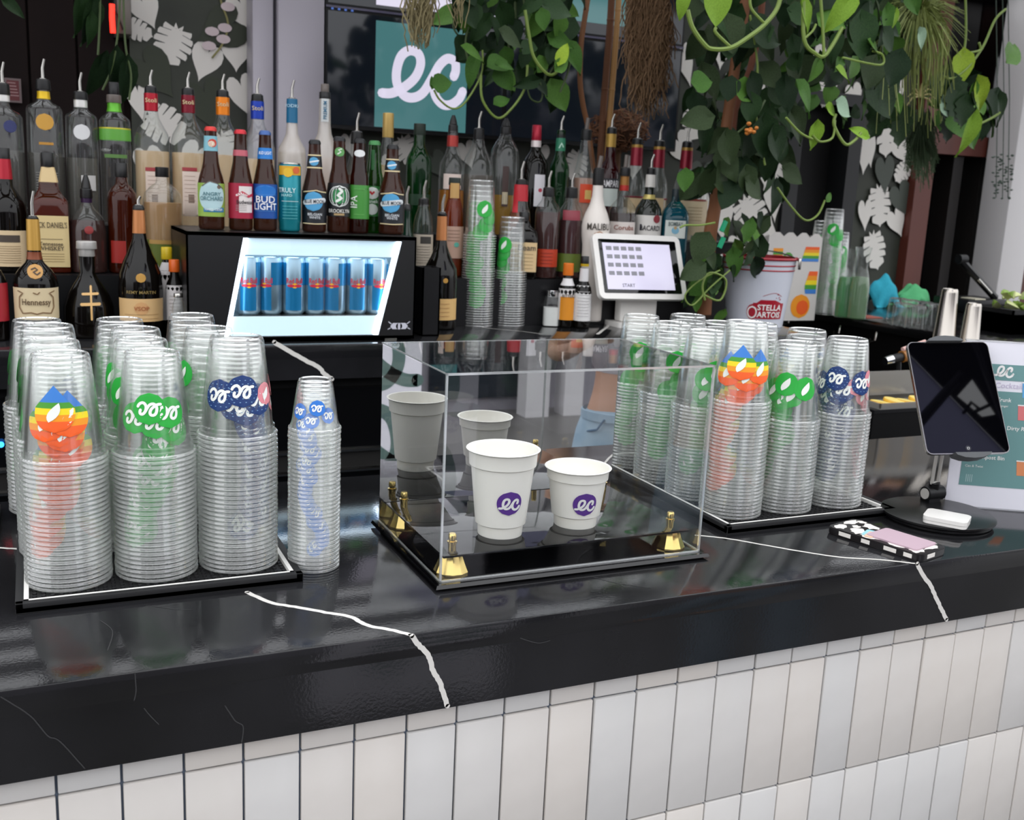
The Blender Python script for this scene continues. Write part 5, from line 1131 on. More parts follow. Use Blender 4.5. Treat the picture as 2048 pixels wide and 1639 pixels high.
def carafe(label, px, y, top, neckhw, bodyhw, tint):
    p = P(px, 600, Y=y); s = depth(p) / FPX; zz = lambda py: P(px, py, Y=y).z - ZG
    t = thing('carafe', label, 'carafe', (p.x, y, ZG), 0, 'glass carafes on the side counter')
    zt = zz(top)
    pr = [(bodyhw * s * .9, .0005), (bodyhw * s, .004), (bodyhw * s, zt * .45), (bodyhw * s * .85, zt * .58), (neckhw * s, zt * .72), (neckhw * s * 1.02, zt * .86), (neckhw * s * 1.35, zt)]
    MB().lathe(pr, 28, caps=(True, False)).build('glass', CLEAR_GLASS, t)
    MB().lathe([(r - .003, z + .003) for r, z in pr[:4]], 24).build('liquid', liquid(tint, .35), t)
carafe('glass carafe with green tinted contents beside the side cup stacks', 1690, 3.05, 497, 12, 19, '#7fc08a')
carafe('wider glass carafe with a flared lip next to the turquoise cloth', 1716, 3.0, 494, 12, 20, '#a8c8a0')
def cloth(label, px, py, col, w, h, seed):
    p = gp(px, py); t = MB(); rs = random.Random(seed)
    def fn(a, b):
        u, v = a * 2 - 1, b * 2 - 1; r2 = u * u * .9 + v * v
        z = h * max(0, 1 - r2 * .9) ** .6 + .010 * sin(7 * u + seed) * (1 - abs(v)) + .008 * sin(9 * v + 2 * seed)
        return (w * u * (1 + .1 * sin(5 * v + seed)), .06 * v, max(.0015, z))
    t.grid(fn, 22, 16)
    o = t.build('bar_cloth', mat('cloth_' + col[1:], col, .85, bump=(120, .3)), ang=180); o.location = (p.x, p.y, ZG); tag(o, label, 'cloth', 'crumpled bar cloths')
    sm = o.modifiers.new('thickness', 'SOLIDIFY'); sm.thickness = .002
cloth('crumpled turquoise bar cloth draped on the side counter', 1762, 612, '#2aa3bb', .075, .125, 1)
cloth('crumpled green bar cloth behind the upturned glasses', 1822, 612, '#58b478', .08, .09, 2.3)
# rocks glasses upturned
gl_ = None
for i, (px, py) in enumerate(((1792, 640), (1815, 644), (1842, 648), (1802, 652), (1828, 657), (1855, 652))):
    p = gp(px, py)
    if gl_ is None:
        gl_ = MB().lathe([(.036, 0.0005), (.0375, .002), (.034, .07), (.031, .082), (.028, .084), (.024, .078), (.001, .077)], 24, caps=(False, True)).build('tumbler', CLEAR_GLASS)
        MB().lathe([(.0305, .0835), (.026, .0846), (.018, .0815), (.001, .0812)], 24, caps=(False, True)).build('base', clear('thick_base', (.9, .92, .92), .3, .8, .15, (.9, .9, .9), .05), gl_); o = gl_
    else:
        o = gl_.copy(); COL.objects.link(o)
        for ch in list(gl_.children): c_ = ch.copy(); COL.objects.link(c_); c_.parent = o
    o.location = (p.x, p.y, ZG); tag(o, ('first', 'second', 'third', 'fourth', 'fifth', 'sixth')[(0, 2, 4, 1, 3, 5)[i]] + ' from the left of the upturned clear tumblers by the turquoise cloth', 'glass', 'upturned tumblers on the side counter')
def shaker(label, px, top, bot, hwt, hwb, ys):
    p = gp(px, bot); s = depth(p) / FPX; h = P(px, top, Y=p.y).z - ZG
    t = thing('cocktail_shaker', label, 'shaker', (p.x, p.y, ZG), 0, 'steel shaker tins on the side counter')
    MB().lathe([(hwb * s * 1.03, .0005), (hwb * s * 1.03, .003), (hwb * s, .005), (hwt * s * 1.05, h * .93), (hwt * s, h - .004), (hwt * s * .9, h), (hwt * s * .85, h - .004), (.001, h - .004)], 36).build('tin', mat('shaker_steel', '#b4aea6', .2, 1.0), t)
shaker('tall steel cocktail shaker tin upside down behind the tablet', 1886, 577, 688, 15, 22, 0)
shaker('short steel cocktail shaker tin upside down behind the tablet', 1937, 606, 690, 14, 19, 0)
# condiment box with limes
p = gp(2003, 668)
t = thing('garnish_tray', 'black garnish box holding cut limes at the right frame edge', 'tray', (p.x + .02, p.y - .02, ZG))
zt = .085
tr_ = MB(); w_, d_ = .30, .2
for a in ((0, w_, 0, .006), (0, w_, d_ - .006, d_), (0, .006, 0, d_), (w_ - .006, w_, 0, d_)): tr_.box(*a, .0005, zt)
tr_.box(0, w_, 0, d_, .0005, .07); tr_.build('box_body', BLACKPL, t, smooth=False)
tb0 = Vector((p.x + .02, p.y - .02, ZG)); LIME = mat('lime_skin', '#7d9a3a', .4); LIMEF = mat('lime_flesh', '#d3da9a', .5)
rl = random.Random(9)
for i in range(16):
    wdg = MB(); R = .033
    vs = []; nn = 6
    for j in range(nn + 1):
        a = pi * j / nn
        for k in range(4): b = -.55 + 1.1 * k / 3; vs.append((R * cos(a) * 1.1, R * .8 * sin(a) * sin(b), R * .8 * sin(a) * cos(b)))
    fs = [(j * 4 + k, j * 4 + k + 1, (j + 1) * 4 + k + 1, (j + 1) * 4 + k) for j in range(nn) for k in range(3)]
    wdg.add(vs, fs, 0); wdg.add([vs[j * 4] for j in range(nn + 1)], [tuple(range(nn + 1))], 1); wdg.add([vs[j * 4 + 3] for j in range(nn + 1)], [tuple(reversed(range(nn + 1)))], 1)
    o = wdg.build('lime_wedge', [LIME, LIMEF], smooth=False)
    o.location = tb0 + Vector((.03 + (i % 4) * .05 + rl.uniform(-.008, .008), .03 + (i // 8) * .05 + rl.uniform(-.008, .008), .098 + (.026 if (i // 4) % 2 else .0)))
    o.rotation_euler = (rl.uniform(-2, 2), rl.uniform(-.4, .4), rl.uniform(0, 6)); tag(o, 'cut lime wedge heaped in the black garnish box at right frame edge', 'lime', 'lime wedges in the garnish box')
# open lidded black device behind the shakers
p = P(1960, 598, Y=3.2)
t = thing('blender_station', 'black device with a raised slanted lid behind the shakers', 'appliance', (p.x, 3.2, ZG))
MB().box(-.12, .12, -.05, .14, .0005, .055, bev=.006).build('base', BLACKPL, t)
q0 = P(1990, 595, Y=3.2) - Vector((p.x, 3.2, ZG)); q1 = P(1920, 518, Y=3.2) - Vector((p.x, 3.2, ZG))
MB().tube([q0, q1], .016, 8).build('lid_arm', BLACKPL, t); MB().tube([q1 + Vector((-.01, 0, 0)), q1 + Vector((.03, 0, .0))], .02, 12).build('lid_knob', BLACKPL, t)
MB().tube([q0 + Vector((-.05, -.02, .02)), (q0 + q1) / 2 + Vector((-.02, -.02, 0))], .006, 8).build('strut', STEEL, t)
MB().box(-.09, -.03, -.055, .02, .056, .060).build('drip_plate', mat('cream_plate', '#cfc9b4', .4), t, smooth=False)
# coasters on the side counter edge
for i, (px, py) in enumerate(((1690, 632), (1725, 634))):
    p = gp(px, py); t = MB().prism(rrect(-.045, .045, -.045, .045, .012), .0004, .003).build('coaster', mat('coaster_red', '#a8584a', .6), ang=30); t.location = (p.x + .02, p.y, ZG)
    tag(t, ('left' if i == 0 else 'right') + ' one of two reddish paper coasters on the side counter', 'coaster', 'coasters on the side counter')
# inner well: lemon tray and soda gun behind the right mat
p = P(1790, 815, Y=1.93)
t = thing('lemon_tray', 'grey translucent tray of lemon slices beyond the right cup mat', 'tray', (p.x - .05, 1.93, p.z - .0))
wt = .30; GT = clear('smoke_tray', (.6, .58, .55), .1, .5, .5, (.36, .35, .33), .2)
g = MB()
for a in ((0, wt, 0, .004), (0, wt, .10, .104), (0, .004, 0, .104), (wt - .004, wt, 0, .104)): g.box(*a, 0, .012)
g.box(0, wt, .10, .104, 0, .075).box(0, wt, 0, .104, -.003, 0).build('tray_body', GT, t, smooth=False)
MB().box(-.02, wt + .25, -.003, .12, -.012, -.003).build('ledge', BLACKPL, t, smooth=False)
MB().box(-.02, wt + .25, -.001, .13, -p.z + .0, -.012).build('cabinet', BLACK, t, smooth=False)
LEM = mat('lemon_flesh', '#dcc66a', .5); LEMS = mat('lemon_rind', '#d9a93a', .5)
for i in range(5):
    o = MB().lathe([(.026, 0), (.027, .002), (.027, .006), (.026, .008)], 18, mi=1).lathe([(.0245, .0081), (.001, .0083)], 18, caps=(False, True)).build('lemon_slice', [LEM, LEMS])
    o.location = (p.x - .05 + .035 + i * .043, 1.965, p.z + .002 + .003 * (i % 2)); o.rotation_euler = (.12 * (i % 2), .1, 0)
    tag(o, ('first', 'second', 'third', 'fourth', 'fifth')[i] + ' lemon slice from the left in the grey tray', 'lemon', 'lemon slices in the grey tray')
YSG = 2.05
a, b = P(1770, 722, Y=YSG), P(1830, 706, Y=YSG)
t = thing('soda_gun', 'black soda gun with metal nozzle and amber grip beside the tablet', 'soda gun', a)
MB().tube([(0, 0, 0), (b - a) * .22], [.011, .013], 12).build('nozzle', CHROME, t)
MB().tube([(b - a) * .22, (b - a) * .55], .012, 12).build('body', BLACKPL, t)
MB().tube([(b - a) * .55, (b - a) * 1.3], .016, 12).build('grip', mat('amber_grip', '#8a5a24', .4), t)
MB().tube([(b - a) * .55 + Vector((0, 0, .02)), (b - a) * 1.3 + Vector((0, 0, .025))], .006, 8).build('button_bar', mat('pink_bar', '#c9a49c', .5), t)
c = P(1795, 780, Y=YSG) - a
MB().tube([(b - a) * .45, c + Vector((0, 0, .02)), (c.x, 0, -a.z + .98)], .007, 8).build('post', BLACKPL, t); MB().lathe([(.02, 0), (.018, .008), (.008, .012)], 16, c=(c.x, c.y, c.z)).build('collar', STEEL, t)
MB().box(c.x - .05, c.x + .4, .03, .2, -a.z, .93 - a.z).build('cabinet', BLACK, t, smooth=False)
# ------------------------------------------------------------------ plants
def leafmat(n, a, b, rough=.5):
    return mat(n, a, rough, noise=(30, b, .8), spec=.12)
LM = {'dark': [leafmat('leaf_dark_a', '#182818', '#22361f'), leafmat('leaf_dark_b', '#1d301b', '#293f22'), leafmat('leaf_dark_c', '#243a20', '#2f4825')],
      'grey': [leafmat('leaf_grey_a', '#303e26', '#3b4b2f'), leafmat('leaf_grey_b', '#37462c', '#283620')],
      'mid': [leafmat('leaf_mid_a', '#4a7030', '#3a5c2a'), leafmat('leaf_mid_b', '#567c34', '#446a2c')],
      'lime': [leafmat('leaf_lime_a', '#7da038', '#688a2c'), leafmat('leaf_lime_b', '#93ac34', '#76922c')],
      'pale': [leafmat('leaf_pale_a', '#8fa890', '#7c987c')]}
STEMM = mat('vine_stem', '#748a3c', .5); STEMD = mat('vine_stem_dark', '#46582e', .5); BARK = mat('bark', '#6b4a30', .8, noise=(20, '#4f341f', .8, (1, 1, .2)))
_LMESH = {}
def leaf_mesh(var, m):
    key = (var, m.name)
    if key in _LMESH: return _LMESH[key]
    wd, fold, droop, kind = ((.40, .10, .18, 0), (.34, .16, .32, 0), (.47, .06, .10, 0), (.26, .12, .4, 0), (.5, .05, .12, 1))[var]
    def fn(a, b):
        t = b; u = a * 2 - 1
        if kind == 0: w = wd * (sin(pi * min(1, t ** .62)) ** .75) * (1.0 if t > .02 else .6)
        else: w = wd * (sin(pi * min(1, t ** .55)) ** .7) * (1 - .30 * (1 if int(b * 10) % 2 else 0) * abs(u))
        if t >= .999: w = 0.0
        back = -.13 * abs(u) * max(0, 1 - t * 4)
        return (u * w, t + back, -droop * t * t + fold * abs(u) * (.4 + .6 * (1 - t)) - .03 * sin(5 * t) * u)
    o = MB().grid(fn, 4, 6 if kind == 0 else 10).build('leaf', m)
    _LMESH[key] = o.data; bpy.data.objects.remove(o); return _LMESH[key]
rp = random.Random(21)
def leaf(par, org, p, size, tone, tip=None, face=None, var=None):
    ms = LM[tone]; me = leaf_mesh(rp.choice((0, 0, 1, 2, 3)) if var is None else var, rp.choice(ms))
    tip = Vector(tip if tip is not None else (rp.uniform(-.8, .8), rp.uniform(-.5, .3), rp.uniform(-1.2, -.1))).normalized()
    nrm = Vector(face if face is not None else (rp.uniform(-.7, .7), -1, rp.uniform(-.1, .9)))
    x = tip.cross(nrm)
    if x.length < .05: x = tip.orthogonal()
    x.normalize(); z = x.cross(tip)
    o = link('leaf', me, par)
    o.matrix_parent_inverse = Matrix.Identity(4)
    M = Matrix(((x.x, tip.x, z.x, 0), (x.y, tip.y, z.y, 0), (x.z, tip.z, z.z, 0), (0, 0, 0, 1)))
    q = Vector(p) - Vector(org)
    o.matrix_local = Matrix.Translation(q) @ M @ Matrix.Diagonal((size, size, size, 1))
    return o
def inpoly(x, y, pg):
    c = False; n = len(pg)
    for i in range(n):
        (x0, y0), (x1, y1) = pg[i], pg[i - 1]
        if (y0 > y) != (y1 > y) and x < (x1 - x0) * (y - y0) / (y1 - y0) + x0: c = not c
    return c
def scatter(par, org, pg, n, Ya, Yb, smin, smax, tones):
    xs = [p[0] for p in pg]; ys = [p[1] for p in pg]; k = 0
    while k < n:
        x, y = rp.uniform(min(xs), max(xs)), rp.uniform(min(ys), max(ys))
        if not inpoly(x, y, pg): continue
        yy = rp.uniform(Ya, Yb); p = P(x, y, Y=yy)
        leaf(par, org, p, rp.uniform(smin, smax) * depth(p) / FPX, rp.choice(tones)); k += 1
def vine(par, org, pts, Y, w, m=None, name='stem'):
    q = catmull([tuple(P(x, y, Y=Y + (dy[0] if dy else 0)) - Vector(org)) for x, y, *dy in pts], 5)
    MB().tube(q, w, 6).build(name, m or STEMM, par)
CEIL = 2.55
# hanging pothos over the screens
yA = 2.95; oA = P(1030, 0, Y=yA); oA = Vector((oA.x, yA, CEIL))
pa = thing('hanging_pothos', 'dark green pothos hanging over the wall screens with trailing tendrils', 'plant', oA)
MB().lathe([(.10, -.16), (.13, -.02), (.13, 0)], 20, caps=(True, True)).build('pot', mat('pot_dark', '#2a241f', .7), pa)
for i in range(16):
    a = rp.uniform(-130, 130); l = rp.uniform(60, 200)
    vine(pa, oA, [(1030 + a * .25, -60), (1030 + a * .7, -10), (1030 + a, l * .6), (1030 + a * rp.uniform(.7, 1.0), l)], yA + rp.uniform(-.15, .15), .003, STEMD)
scatter(pa, oA, [(905, -50), (1148, -50), (1150, 95), (1128, 165), (1080, 170), (1040, 140), (985, 165), (935, 90)], 125, 2.75, 3.2, 34, 66, ['dark', 'dark', 'dark', 'mid'])
vine(pa, oA, [(965, 100), (962, 150), (930, 205), (905, 217), (880, 200), (868, 180)], 2.8, .0028)
leaf(pa, oA, P(866, 168, Y=2.8), 42 * depth(P(880, 170, Y=2.8)) / FPX, 'mid', (.9, 0, .15), (.1, -1, .2), 2)
leaf(pa, oA, P(862, 176, Y=2.8), 24 * depth(P(880, 170, Y=2.8)) / FPX, 'mid', (.2, 0, 1), (.3, -1, 0), 1)
vine(pa, oA, [(962, 150), (965, 200), (995, 236), (1025, 215), (1050, 175), (1055, 130)], 2.78, .0036)
leaf(pa, oA, P(990, 210, Y=2.78), 40 * 2.8 / FPX, 'mid', (.8, 0, .5), (-.4, -1, .5), 1)
vine(pa, oA, [(1050, 20), (1058, 70), (1068, 115), (1095, 148), (1115, 143), (1128, 118)], 2.72, .0045)
leaf(pa, oA, P(1118, 128, Y=2.7), 52 * 2.75 / FPX, 'lime', (.35, 0, 1), (-.5, -1, .2), 3)
leaf(pa, oA, P(1110, 140, Y=2.7), 44 * 2.75 / FPX, 'mid', (.7, 0, .6), (.3, -1, .4), 1)
vine(pa, oA, [(1052, 160), (1060, 195), (1078, 204), (1085, 190), (1080, 165)], 2.85, .0025, STEMD)
leaf(pa, oA, P(992, 130, Y=2.75), 50 * 2.75 / FPX, 'mid', (.9, 0, .1), (.1, -1, .9), 3)
leaf(pa, oA, P(925, 98, Y=2.75), 60 * 2.75 / FPX, 'mid', (1, 0, -.15), (.1, -1, .9), 3)
leaf(pa, oA, P(1082, 20, Y=2.72), 42 * 2.75 / FPX, 'mid', (.3, 0, -1), (.1, -1, .3), 2)
leaf(pa, oA, P(1000, 65, Y=2.7), 60 * 2.75 / FPX, 'grey', (1, 0, -.35), (.1, -1, .8), 0)
# Spanish moss
MOSSA, MOSSB = mat('moss_tan', '#8a7f5c', .9), mat('moss_brown', '#6a5138', .9)
def moss(label, x0, x1, y1, Y, n, m, taper, seed):
    rm_ = random.Random(seed); g = MB(); d = 2.8 / FPX
    for i in range(n):
        px = x0 + (x1 - x0) * rm_.random(); c_ = (x0 + x1) / 2; ln = -40 + (y1 + 40) * rm_.uniform(.25, 1)
        yy = Y + rm_.uniform(-.03, .03); pts = []; y = -40; x = px
        ys = rm_.uniform(-40, ln * .7)
        y = ys
        while y < ln and len(pts) < 9:
            k = max(.15, 1 - taper * max(0, y) / max(1, y1)); pts.append(P(c_ + (x - c_) * k, y, Y=yy)); x += rm_.uniform(-9, 9); y += rm_.uniform(9, 20)
        if len(pts) > 2: g.tube(pts, rm_.uniform(.0009, .0022), 3, caps=False)
    o = g.build('spanish_moss', m, smooth=False); tag(o, label, 'moss', None, 'stuff')
    r_ = MB().tube([P((x0 + x1) / 2, -60, Y=Y), P((x0 + x1) / 2, 10, Y=Y)], .004, 6).build('hanging_strand', m, o)
moss('pale tan wisp of hanging moss in front of the logo screen', 808, 872, 105, 2.7, 260, MOSSA, .6, 1)
moss('thin short wisp of hanging moss left of the pothos', 900, 932, 62, 2.7, 36, MOSSA, .6, 2)
moss('long thick column of brown hanging moss over the dark screen', 1258, 1334, 262, 2.75, 1100, MOSSB, .2, 3)
# bare stems standing on the step with a coir ball
def pole(label, pts, Y, w, m, seg=10):
    p0 = P(*pts[-1], Y=Y); q = catmull([tuple(P(x, y, Y=Y) - p0) for x, y in pts], 4)
    t = thing('bare_stem', label, 'stem', p0, 0, 'bare cane stems by the dark screen'); MB().tube(q, w, seg).build('cane', m, t)
    for i in (2, 5): 
        if i < len(q): MB().lathe([(w * 1.0, -.004), (w * 1.12, 0), (w * 1.0, .004)], 10, c=q[min(len(q) - 1, i * 2)]).build('node_ring', m, t)
    return t
YP = 3.05
pole('curved brown cane stem, left of the two straight ones', [(1185, -60), (1172, 20), (1162, 90), (1160, 160), (1166, 210), (1175, 250), (1182, 300), (1188, 345)], YP, .0085, CANE)
pole('dark straight stake leaning close behind the pale bamboo', [(1226, -60), (1221, 40), (1214, 130), (1206, 230), (1199, 345)], YP + .02, .0115, mat('stake_brown', '#6a4228', .7))
pole('pale straight bamboo stem in front of the dark screen', [(1240, -60), (1236, 20), (1228, 130), (1220, 230), (1212, 345)], YP - .02, .0095, mat('bamboo', '#a87c46', .5, noise=(8, '#8c6434', .6, (1, 1, .1))))
c0 = P(1238, 262, Y=YP + .05); g = MB(); rq = random.Random(4); R0 = 52 * depth(c0) / FPX
for i in range(900):
    v = Vector((rq.gauss(0, 1), rq.gauss(0, 1), rq.gauss(0, 1))).normalized(); t2_ = v.cross(Vector((rq.gauss(0, 1), rq.gauss(0, 1), rq.gauss(0, 1)))).normalized()
    sc_ = Vector((1.15, .8, .75)); a = v * R0 * rq.uniform(.85, 1.04); b = a + t2_ * .022 + v * rq.uniform(-.004, .012)
    g.tube([Vector((a.x * sc_.x, a.y * sc_.y, a.z * sc_.z)), Vector((b.x * sc_.x, b.y * sc_.y, b.z * sc_.z))], .0014, 3, caps=False)
co = g.build('coir_ball', mat('coir', '#7a5238', .9), loc=c0, smooth=False); tag(co, 'shaggy brown coir ball behind the bare cane stems', 'root ball', None, 'stuff')
ck = MB().lathe([(.001, -R0 * .7), (R0 * .7, -R0 * .45), (R0 * 1.02, 0), (R0 * .7, R0 * .45), (.001, R0 * .7)], 16, sy=.75).build('core', mat('coir_core', '#4a3020', .9), co)
MB().tube([(0, 0, -R0 * .4), (.0, 0, P(1238, 345, Y=YP + .05).z - c0.z)], .012, 8).build('support', BARK, co)
# climbing vine on the brown pole
yB = 2.58; pb0 = P(1408, 640, Y=yB); pb0.z = ZB
pv = thing('climbing_vine', 'tall climbing vine with grey-green heart leaves on a brown pole', 'plant', pb0)
q = [P(x, y, Y=yB) - pb0 for x, y in ((1408, 640), (1412, 560), (1420, 470), (1432, 400), (1440, 340), (1455, 240), (1472, 120), (1490, 10), (1500, -80))]; q[0].z = 0.0
MB().tube(q, [.022, .022, .021, .019, .018, .017, .016, .016, .016], 10).build('pole', mat('pole_wood', '#80502e', .7, noise=(6, '#5e371d', .8, (1, 1, .15))), pv)
MB().lathe([(.05, 0), (.055, .004), (.055, .03), (.03, .036)], 20).build('pole_base', BLACKPL, pv)
q2 = [P(x, y, Y=yB + .06) - pb0 for x, y in ((1440, 330), (1462, 300), (1470, 220), (1500, 140), (1520, 60), (1530, -80))]
MB().tube(q2, .010, 8).build('side_stem', mat('side_stem_wood', '#7a4630', .7), pv)
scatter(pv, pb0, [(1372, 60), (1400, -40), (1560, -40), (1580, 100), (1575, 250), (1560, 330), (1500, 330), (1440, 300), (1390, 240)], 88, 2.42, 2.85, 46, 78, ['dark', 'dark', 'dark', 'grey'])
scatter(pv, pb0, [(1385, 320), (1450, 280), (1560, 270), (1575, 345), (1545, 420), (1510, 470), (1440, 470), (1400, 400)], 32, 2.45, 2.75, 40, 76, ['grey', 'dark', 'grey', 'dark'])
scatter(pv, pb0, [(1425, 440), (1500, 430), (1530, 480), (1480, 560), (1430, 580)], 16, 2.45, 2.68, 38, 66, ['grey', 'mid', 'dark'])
scatter(pv, pb0, [(1375, 520), (1440, 480), (1450, 620), (1380, 610)], 18, 2.44, 2.56, 30, 56, ['grey', 'mid', 'dark'])
for x, y, s, tn, tip, v in ((1420, 235, 66, 'grey', (-1, 0, -.15), 0), (1450, 265, 70, 'grey', (.45, 0, -1), 0), (1525, 235, 84, 'dark', (.25, 0, -1), 0), (1545, 255, 74, 'dark', (.5, 0, -1), 0), (1490, 335, 62, 'grey', (.35, 0, -1), 0), (1490, 360, 62, 'grey', (.8, 0, -.5), 0), (1370, 340, 44, 'mid', (.1, 0, -1), 2),
        (1475, 168, 54, 'mid', (.9, 0, -.5), 2), (1500, 150, 66, 'dark', (.5, 0, -1), 0), (1385, 165, 50, 'mid', (.7, 0, .1), 2), (1500, 55, 90, 'dark', (1, 0, -.2), 0), (1500, 190, 60, 'dark', (.2, 0, -1), 2), (1415, 470, 60, 'grey', (-.5, 0, -1), 2), (1405, 530, 56, 'grey', (-.9, 0, -.5), 0), (1580, 220, 90, 'grey', (.8, 0, -.8), 3), (1500, 440, 48, 'mid', (-.1, 0, -1), 0)):
    p = P(x, y, Y=2.42); leaf(pv, pb0, p, s * depth(p) / FPX, tn, tip, (rp.uniform(-.3, .3), -1, .35), v)
for k, pts in enumerate(([(1440, 540), (1400, 560), (1370, 590), (1385, 610), (1420, 575), (1460, 540)], [(1410, 600), (1405, 570), (1420, 545), (1452, 560), (1440, 600), (1405, 588)], [(1555, 375), (1580, 410), (1610, 440), (1635, 430), (1650, 400)], [(1360, 455), (1372, 450), (1400, 450), (1430, 445)], [(1440, 300), (1470, 270), (1510, 235), (1530, 200)], [(1500, 30), (1515, 130), (1512, 230), (1530, 330)])):
    vine(pv, pb0, pts, 2.44, .0030 if k else .0022, STEMM if k != 4 else STEMD)
leaf(pv, pb0, P(1652, 402, Y=2.44), 26 * 2.6 / FPX, 'mid', (.6, 0, .8), (0, -1, .2), 1)
# orange lantana-like flower and small clips
g = MB(); rf = random.Random(8)
for i in range(9):
    g.lathe([(.001, -.006), (.006, -.003), (.007, 0), (.005, .004), (.001, .005)], 8, c=(rf.uniform(-.014, .014), rf.uniform(-.006, .006), rf.uniform(-.014, .014)))
o = g.build('flower', mat('orange_petal', '#d9873a', .5), pv); o.location = P(1502, 258, Y=2.42) - pb0
for x, y in ((1447, 452), (1443, 485)): MB().box(-.006, .006, -.004, .004, -.016, .016, M=Matrix.Rotation(.4, 4, 'Y')).build('plant_clip', mat('clip_green', '#1ea878', .4), pv, P(x, y, Y=2.5) - pb0, smooth=False)
# large near pothos runner with bright leaves at top
oC = P(1600, 0, Y=2.3); oC = Vector((oC.x, 2.35, CEIL))
pc = thing('hanging_pothos', 'bright yellow-green pothos trailing at the top right over the doorway', 'plant', oC)
MB().lathe([(.10, -.16), (.13, -.02), (.13, 0)], 20).build('pot', mat('pot_dark', '#2a241f', .7), pc)
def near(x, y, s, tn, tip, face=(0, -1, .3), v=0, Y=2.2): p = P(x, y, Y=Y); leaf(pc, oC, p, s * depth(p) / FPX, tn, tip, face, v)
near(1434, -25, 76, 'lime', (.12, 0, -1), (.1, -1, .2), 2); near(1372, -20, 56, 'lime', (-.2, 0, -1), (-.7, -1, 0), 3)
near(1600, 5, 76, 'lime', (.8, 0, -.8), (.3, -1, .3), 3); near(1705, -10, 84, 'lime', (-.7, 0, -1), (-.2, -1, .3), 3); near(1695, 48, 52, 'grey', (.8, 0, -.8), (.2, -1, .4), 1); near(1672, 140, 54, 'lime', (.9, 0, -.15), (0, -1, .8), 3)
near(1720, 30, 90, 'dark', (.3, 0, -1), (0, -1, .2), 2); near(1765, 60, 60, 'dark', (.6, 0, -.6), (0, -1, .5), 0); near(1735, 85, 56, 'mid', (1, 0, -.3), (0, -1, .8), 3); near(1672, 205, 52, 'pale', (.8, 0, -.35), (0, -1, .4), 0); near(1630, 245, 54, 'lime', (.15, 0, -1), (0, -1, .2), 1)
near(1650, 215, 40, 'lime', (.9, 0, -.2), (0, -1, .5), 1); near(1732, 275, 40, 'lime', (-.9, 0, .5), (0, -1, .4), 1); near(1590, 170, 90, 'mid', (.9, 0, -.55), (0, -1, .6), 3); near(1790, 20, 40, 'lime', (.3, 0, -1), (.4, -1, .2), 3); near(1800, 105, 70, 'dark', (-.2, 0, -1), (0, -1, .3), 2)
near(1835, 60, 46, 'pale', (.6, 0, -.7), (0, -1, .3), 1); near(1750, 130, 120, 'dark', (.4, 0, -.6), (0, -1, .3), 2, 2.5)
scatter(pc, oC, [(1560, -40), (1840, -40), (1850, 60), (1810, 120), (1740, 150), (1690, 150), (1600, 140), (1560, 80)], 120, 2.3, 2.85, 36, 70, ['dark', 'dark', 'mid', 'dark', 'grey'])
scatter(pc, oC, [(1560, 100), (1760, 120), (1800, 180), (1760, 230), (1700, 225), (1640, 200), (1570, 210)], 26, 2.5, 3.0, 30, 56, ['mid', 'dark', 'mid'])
for pts, w in (([(1375, 20), (1385, 55), (1408, 88), (1425, 98), (1462, 95), (1500, 72), (1530, 48), (1555, 15), (1565, -30)], .0055), ([(1432, 55), (1432, 66), (1462, 95)], .004), ([(1500, -10), (1503, 18), (1530, 48)], .0035), ([(1608, -20), (1608, 78), (1632, 108), (1648, 112), (1665, 90), (1685, 55)], .005), ([(1640, -20), (1645, 50), (1648, 112)], .004), ([(1608, 78), (1625, 62), (1632, 48)], .003),
        ([(1672, 228), (1668, 250), (1690, 288), (1710, 280), (1722, 265)], .004), ([(1625, 270), (1640, 283), (1665, 275), (1670, 240)], .003), ([(1685, 115), (1760, 130), (1765, 110), (1745, 102)], .003), ([(1572, 235), (1600, 265), (1625, 278)], .003)):
    vine(pc, oC, pts, 2.2, w)
# grass-like air plant tuft with drooping strands
yD = 2.6; oD = P(1838, 20, Y=yD); oD = Vector((oD.x, yD, CEIL))
pd = thing('air_plant', 'grassy pale green air plant tuft with long drooping strands, upper right', 'plant', oD)
MB().tube([(0, 0, 0), P(1838, 20, Y=yD) - oD], .01, 8).build('hanger', BARK, pd)
g1, g2 = MB(), MB(); rg = random.Random(6); c0 = P(1838, 28, Y=yD) - oD; k = depth(P(1838, 28, Y=yD)) / FPX
for i in range(420):
    a = rg.uniform(0, 2 * pi); l = rg.uniform(40, 105) * k; e = rg.uniform(-.4, .9)
    d = Vector((cos(a), .6 * sin(a), e)).normalized(); p1 = c0 + d * l * .55; p2 = c0 + d * l + Vector((0, 0, -l * .35))
    (g1 if i % 3 else g2).tube([c0, p1, p2], [.0016, .0014, .0006], 3, caps=False)
for i in range(130):
    x = rg.uniform(1770, 1900); y = rg.uniform(20, 90); L_ = rg.uniform(80, 190) * (1 if x < 1880 else .7)
    yy = yD + rg.uniform(-.12, .12); dx = (x - 1838) * rg.uniform(-.1, .5)
    q = [P(1838 + (x - 1838) * .5, y * .5, Y=yy) - oD, P(x, y + 20, Y=yy) - oD, P(x + dx * .5, y + L_ * .6, Y=yy) - oD, P(x + dx * .6 + rg.uniform(-8, 8), y + L_, Y=yy) - oD]
    (g1 if i % 2 else g2).tube([Vector(v) for v in catmull([tuple(v) for v in q], 3)], .0015, 3, caps=False)
for g, m, nm in ((g1, mat('grass_olive', '#6f7a3c', .6), 'blades'), (g2, mat('grass_pale', '#8f9a58', .6), 'pale_blades')):
    o = g.build(nm, m, pd, smooth=False); o['kind'] = 'stuff'
